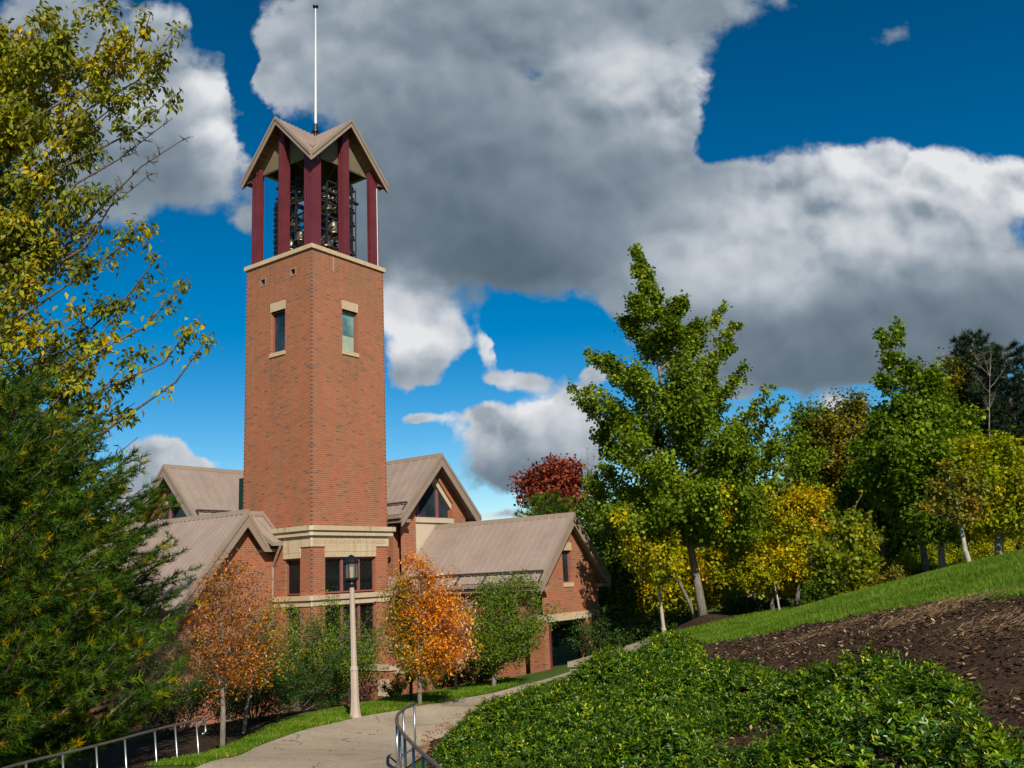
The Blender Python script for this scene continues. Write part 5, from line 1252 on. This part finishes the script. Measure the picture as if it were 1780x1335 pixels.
# stone retaining wall
w0 = T(990,1151,24); w1 = T(1140,1122,31); dr = (w1-w0); dr[2] = 0; dr /= np.linalg.norm(dr); sd = np.array([dr[1], -dr[0], 0])
e = empty('retaining_wall', (w0[0], w0[1], -3.9), 'thick pale concrete retaining wall behind the ground cover, left of the large maple', 'wall'); o0 = np.array([w0[0], w0[1], -3.9])
M_CW = stone('weathered_concrete', (.36,.30,.21), False, .6)
m = MB(); Lw = 7.2; zt_ = w0[2]
m.beam(w0-o0+[0,0,-2.2], w0+dr*Lw-o0+[0,0,-2.2], sd*.62, [0,0,2.08]); m.build('wall', M_CW, e)
m = MB(); m.beam(w0-o0-dr*.05-sd*.04+[0,0,-.12], w0+dr*Lw-o0-sd*.04+[0,0,-.12], sd*.70, [0,0,.13]); m.build('coping', M_CW, e)
# distant house
p = T(1314, 1043, 52); e = empty('distant_shed', (p[0], p[1], h1(p[0], p[1])), 'small far shed with pinkish roof glimpsed below the golden trees', 'shed'); zc = p[2]-h1(p[0], p[1])
e.scale = (.55, .55, 1); m = MB(); m.box(-2.2, 2.2, -2, 2, -.5, zc-.5); m.build('wall', M_STUCCO, e)
m = MB(); m.hexa([(-2.6,-2.4,zc-.5),(2.6,-2.4,zc-.5),(2.6,2.4,zc-.5),(-2.6,2.4,zc-.5),(-1.6,-.1,zc+.35),(1.6,-.1,zc+.35),(1.6,.1,zc+.35),(-1.6,.1,zc+.35)]); m.build('roof', simple('pinkish_shingle', (.50,.33,.26), .8), e)
# turquoise barrel
p = T(1502, 1032, 33.5); e = empty('turquoise_bin', (p[0], p[1], h1(p[0], p[1])), 'small turquoise bin peeking over the grass crest', 'bin')
zz_ = p[2]-h1(p[0], p[1]); m = MB(); m.lathe([(0,0),(.22,0),(.26,max(.3, zz_+.05))], 14); m.build('barrel', simple('turquoise_plastic', (.02,.28,.27), .5), e)
m = MB(); m.lathe([(.28,max(.3, zz_+.05)),(.28,max(.3, zz_+.05)+.05),(0,max(.3, zz_+.05)+.08)], 14); m.build('lid', simple('turquoise_plastic', (.02,.28,.27), .5), e)

# ================================================================= SKY, CLOUDS, SUN
w = bpy.data.worlds.new('World'); SC.world = w; w.use_nodes = True; nt = w.node_tree; nt.nodes.clear()
class WT(NT):
    def __init__(s): s.t = nt
t = WT()
out = t.n('ShaderNodeOutputWorld'); bg = t.n('ShaderNodeBackground'); t.l(bg.outputs[0], out.inputs[0])
SUN_EL = R(34); sx, sy = .27, -.963
sky = t.n('ShaderNodeTexSky', sky_type='NISHITA'); sky.sun_disc = False; sky.sun_elevation = SUN_EL; sky.sun_rotation = math.atan2(sx, sy); sky.altitude = 250; sky.air_density = 1.0; sky.dust_density = .3; sky.ozone_density = 2.5
SKY_STR = .1
hs = t.n('ShaderNodeHueSaturation'); hs.inputs['Saturation'].default_value = 1.58; hs.inputs['Value'].default_value = .95; hs.inputs['Hue'].default_value = .497; t.l(sky.outputs[0], hs.inputs['Color'])
gm = t.n('ShaderNodeGamma'); gm.inputs[1].default_value = 1.0; t.l(hs.outputs[0], gm.inputs[0])
tc = t.n('ShaderNodeTexCoord'); sp = t.n('ShaderNodeSeparateXYZ'); t.l(tc.outputs['Generated'], sp.inputs[0])
yy = t.math('MAXIMUM', t.math('ABSOLUTE', sp.outputs[1]), .18)
cx_ = t.math('DIVIDE', sp.outputs[0], yy); cz_ = t.math('DIVIDE', sp.outputs[2], yy)
cb = t.n('ShaderNodeCombineXYZ'); t.l(cx_, cb.inputs[0]); t.l(cz_, cb.inputs[1])
P0_ = cb.outputs[0]
def vm(op, a_, b_, c_=None):
    x = t.n('ShaderNodeVectorMath', operation=op)
    for i, v_ in enumerate((a_, b_, c_)):
        if v_ is None: continue
        if isinstance(v_, tuple): x.inputs[i].default_value = v_
        else: t.l(v_, x.inputs[i])
    return x
# domain warp
nz = t.n('ShaderNodeTexNoise'); nz.inputs['Scale'].default_value = 6; nz.inputs['Detail'].default_value = 5; nz.inputs['Roughness'].default_value = .6; t.l(P0_, nz.inputs['Vector'])
wv = vm('MULTIPLY_ADD', vm('SUBTRACT', nz.outputs['Color'], (.5,.5,.5)).outputs[0], (.13,.10,0), P0_).outputs[0]
BL = [(560,60,140,120,1.0,.40),(500,130,60,70,.7,.45),(740,80,200,120,1.1,.30),(800,220,190,120,1.2,.22),(1100,30,290,95,1.2,.30),(1070,150,110,70,1.0,.7),(880,350,270,130,1.4,.17),(700,330,90,150,.8,.2),(1110,310,190,110,1.3,.27),(1000,230,80,50,.6,.4),
 (880,450,190,58,1.2,.13),(1190,190,50,70,.9,.7),(1330,355,110,60,1.1,.62),(1460,325,130,58,1.1,.68),(1600,315,130,75,1.2,.78),(1750,335,80,45,1.1,.78),(1290,330,50,40,.7,.5),(1240,430,140,90,1.2,.45),(1480,420,240,70,1.3,.62),(1640,440,140,60,.8,.6),(1300,470,110,60,.7,.42),(1430,550,290,75,1.3,.19),(1700,540,170,100,1.3,.2),
 (1120,510,80,45,1.0,.36),(1280,610,150,50,1.1,.16),(1500,640,220,40,1.0,.15),(240,120,130,130,1.2,.48),(385,200,50,90,1.0,.85),(270,290,140,90,1.2,.22),(100,250,120,150,1.0,.25),(60,60,120,120,1,.3),(425,380,34,55,.75,.32),
 (720,590,70,60,1.1,.8),(715,655,60,34,1.0,.26),(690,515,30,42,.8,.62),(790,585,30,35,.7,.6),(845,595,20,46,1.0,.6),(860,665,30,20,.8,.5),(935,655,42,24,.95,.45),(728,737,44,16,1.1,.55),(890,640,26,14,.5,.5),
 (840,742,55,26,1.1,.9),(880,775,90,34,1.1,.5),(975,735,75,42,1.1,.75),(900,820,110,36,1.2,.16),(1010,690,40,26,.9,.55),(865,888,55,14,.9,.6),(270,792,55,24,1.1,.62),(225,845,50,55,1.1,.36),(335,803,36,10,.8,.6),(200,890,60,30,1,.5),(1035,650,28,18,.9,.66),(1010,780,60,50,.9,.35),(1450,705,40,20,.8,.5),(1240,690,60,20,.7,.35),
 (1540,45,45,28,.5,.25),(620,420,40,40,.6,.2),(1150,560,60,40,.6,.25),
 (385,15,48,60,-1.3,.3),(428,110,30,60,-1.2,.3),(462,195,24,50,-.9,.3),(930,140,34,26,-.35,.3),(1245,250,34,30,-.6,.3),(1660,300,22,16,-.5,.3),(960,585,80,45,-.9,.2),(1040,590,26,40,-.7,.2),(320,470,110,60,-1.0,.2),(250,620,200,110,-.8,.2),(780,690,50,24,-.6,.3),(1300,200,60,60,-.6,.3),(500,230,14,14,-.4,.3)]
acc = None
for (px_, py_, rx_, ry_, am, br) in BL:
    p = at(px_, py_, 1.0); kx, ky = FOC/rx_/1.08, FOC/ry_/1.08
    d_ = vm('MULTIPLY_ADD', wv, (kx, ky, 0), (-p[0]*kx, -p[2]*ky, 0))
    q_ = t.math('EXPONENT', t.math('MULTIPLY', vm('DOT_PRODUCT', d_.outputs[0], d_.outputs[0]).outputs['Value'], -1.0))
    sc_ = t.n('ShaderNodeVectorMath', operation='SCALE'); sc_.inputs[0].default_value = (am, abs(am), abs(am)*br); t.l(q_, sc_.inputs['Scale'])
    acc = sc_.outputs[0] if acc is None else vm('ADD', acc, sc_.outputs[0]).outputs[0]
sa = t.n('ShaderNodeSeparateXYZ'); t.l(acc, sa.inputs[0])
def puff(vec):
    o_ = None
    for sc__, am__ in ((11, .30), (25, .17)):
        v_ = t.n('ShaderNodeTexVoronoi', feature='F1'); v_.inputs['Scale'].default_value = sc__; t.l(vec, v_.inputs['Vector'])
        q_ = t.math('MULTIPLY_ADD', v_.outputs['Distance'], -am__*1.3, am__*.55); o_ = q_ if o_ is None else t.math('ADD', o_, q_)
    return o_
def fb(vec, scale, det, rough):
    x = t.n('ShaderNodeTexNoise'); x.inputs['Scale'].default_value = scale; x.inputs['Detail'].default_value = det; x.inputs['Roughness'].default_value = rough; t.l(vec, x.inputs['Vector']); return x.outputs['Fac']
nA = fb(P0_, 9, 10, .64)
wn = t.n('ShaderNodeTexNoise'); wn.inputs['Scale'].default_value = 14; wn.inputs['Detail'].default_value = 4; t.l(P0_, wn.inputs['Vector'])
wv2 = vm('MULTIPLY_ADD', vm('SUBTRACT', wn.outputs['Color'], (.5,.5,.5)).outputs[0], (.05,.05,0), P0_).outputs[0]
dens = t.math('ADD', t.math('MINIMUM', sa.outputs[0], 1.25), t.math('ADD', t.math('MULTIPLY_ADD', nA, 1.35, -.67), puff(wv2)))
al = t.n('ShaderNodeMapRange', interpolation_type='SMOOTHSTEP'); t.l(dens, al.inputs['Value']); al.inputs['From Min'].default_value = .38; al.inputs['From Max'].default_value = .80
bri = t.math('DIVIDE', sa.outputs[2], t.math('ADD', sa.outputs[1], .02))
# relief: difference of density towards the sun side (up)
off = vm('ADD', P0_, (.012,.022,0)).outputs[0]
rel = t.math('SUBTRACT', fb(P0_, 9, 6, .5), fb(off, 9, 6, .5))
off2 = vm('ADD', P0_, (.03,.05,0)).outputs[0]
rel2 = t.math('SUBTRACT', fb(P0_, 3.5, 4, .5), fb(off2, 3.5, 4, .5))
wv3 = vm('ADD', wv2, (.006,.016,0)).outputs[0]
relp = t.math('MULTIPLY', t.math('SUBTRACT', puff(wv2), puff(wv3)), t.math('MULTIPLY_ADD', bri, 3.2, .3))
relf = t.math('ADD', relp, t.math('MULTIPLY_ADD', rel, t.math('MULTIPLY_ADD', bri, 3.4, .25), t.math('MULTIPLY_ADD', rel2, t.math('MULTIPLY_ADD', bri, 2.2, .4), 1.0)))
edge = t.n('ShaderNodeMapRange', interpolation_type='SMOOTHSTEP'); t.l(dens, edge.inputs['Value']); edge.inputs['From Min'].default_value = .4; edge.inputs['From Max'].default_value = 1.5; edge.inputs['To Min'].default_value = 1.2; edge.inputs['To Max'].default_value = .95
bb = t.math('MULTIPLY', t.math('MULTIPLY', bri, t.math('MAXIMUM', relf, .45)), edge.outputs[0])
CB = t.n('ShaderNodeMath', operation='MULTIPLY'); t.l(bb, CB.inputs[0]); CB.inputs[1].default_value = 1.0
ccol = t.ramp(CB.outputs[0], [(0, (.045,.068,.092)), (.12, (.092,.132,.172)), (.3, (.25,.31,.37)), (.55, (.52,.56,.61)), (.85, (.78,.79,.81))])
skyc = t.n('ShaderNodeVectorMath', operation='SCALE'); t.l(gm.outputs[0], skyc.inputs[0]); t.l(t.math('MULTIPLY_ADD', t.math('POWER', t.math('MAXIMUM', sp.outputs[2], 0.0), 1.0), -.85, 1.22), skyc.inputs['Scale'])
cl10 = t.n('ShaderNodeVectorMath', operation='SCALE'); t.l(ccol, cl10.inputs[0]); cl10.inputs['Scale'].default_value = 1/SKY_STR
fin = t.mix(al.outputs[0], skyc.outputs[0], cl10.outputs[0])
t.l(fin, bg.inputs[0]); bg.inputs[1].default_value = SKY_STR
sd_ = bpy.data.lights.new('sun', 'SUN'); sd_.energy = 5.0; sd_.angle = R(.5); sd_.color = (1.0, .93, .82)
so = bpy.data.objects.new('sun', sd_); COL.objects.link(so)
dv = Vector((-sx*math.cos(SUN_EL)/math.hypot(sx, sy), -sy*math.cos(SUN_EL)/math.hypot(sx, sy), -math.sin(SUN_EL)))
so.rotation_euler = dv.to_track_quat('-Z', 'Y').to_euler()
SC.view_settings.view_transform = 'Standard'; SC.view_settings.look = 'None'; SC.view_settings.exposure = 0; SC.view_settings.gamma = 1
SC.cycles.max_bounces = 6; SC.cycles.diffuse_bounces = 3; SC.cycles.transparent_max_bounces = 12
SC.cycles.use_denoising = True
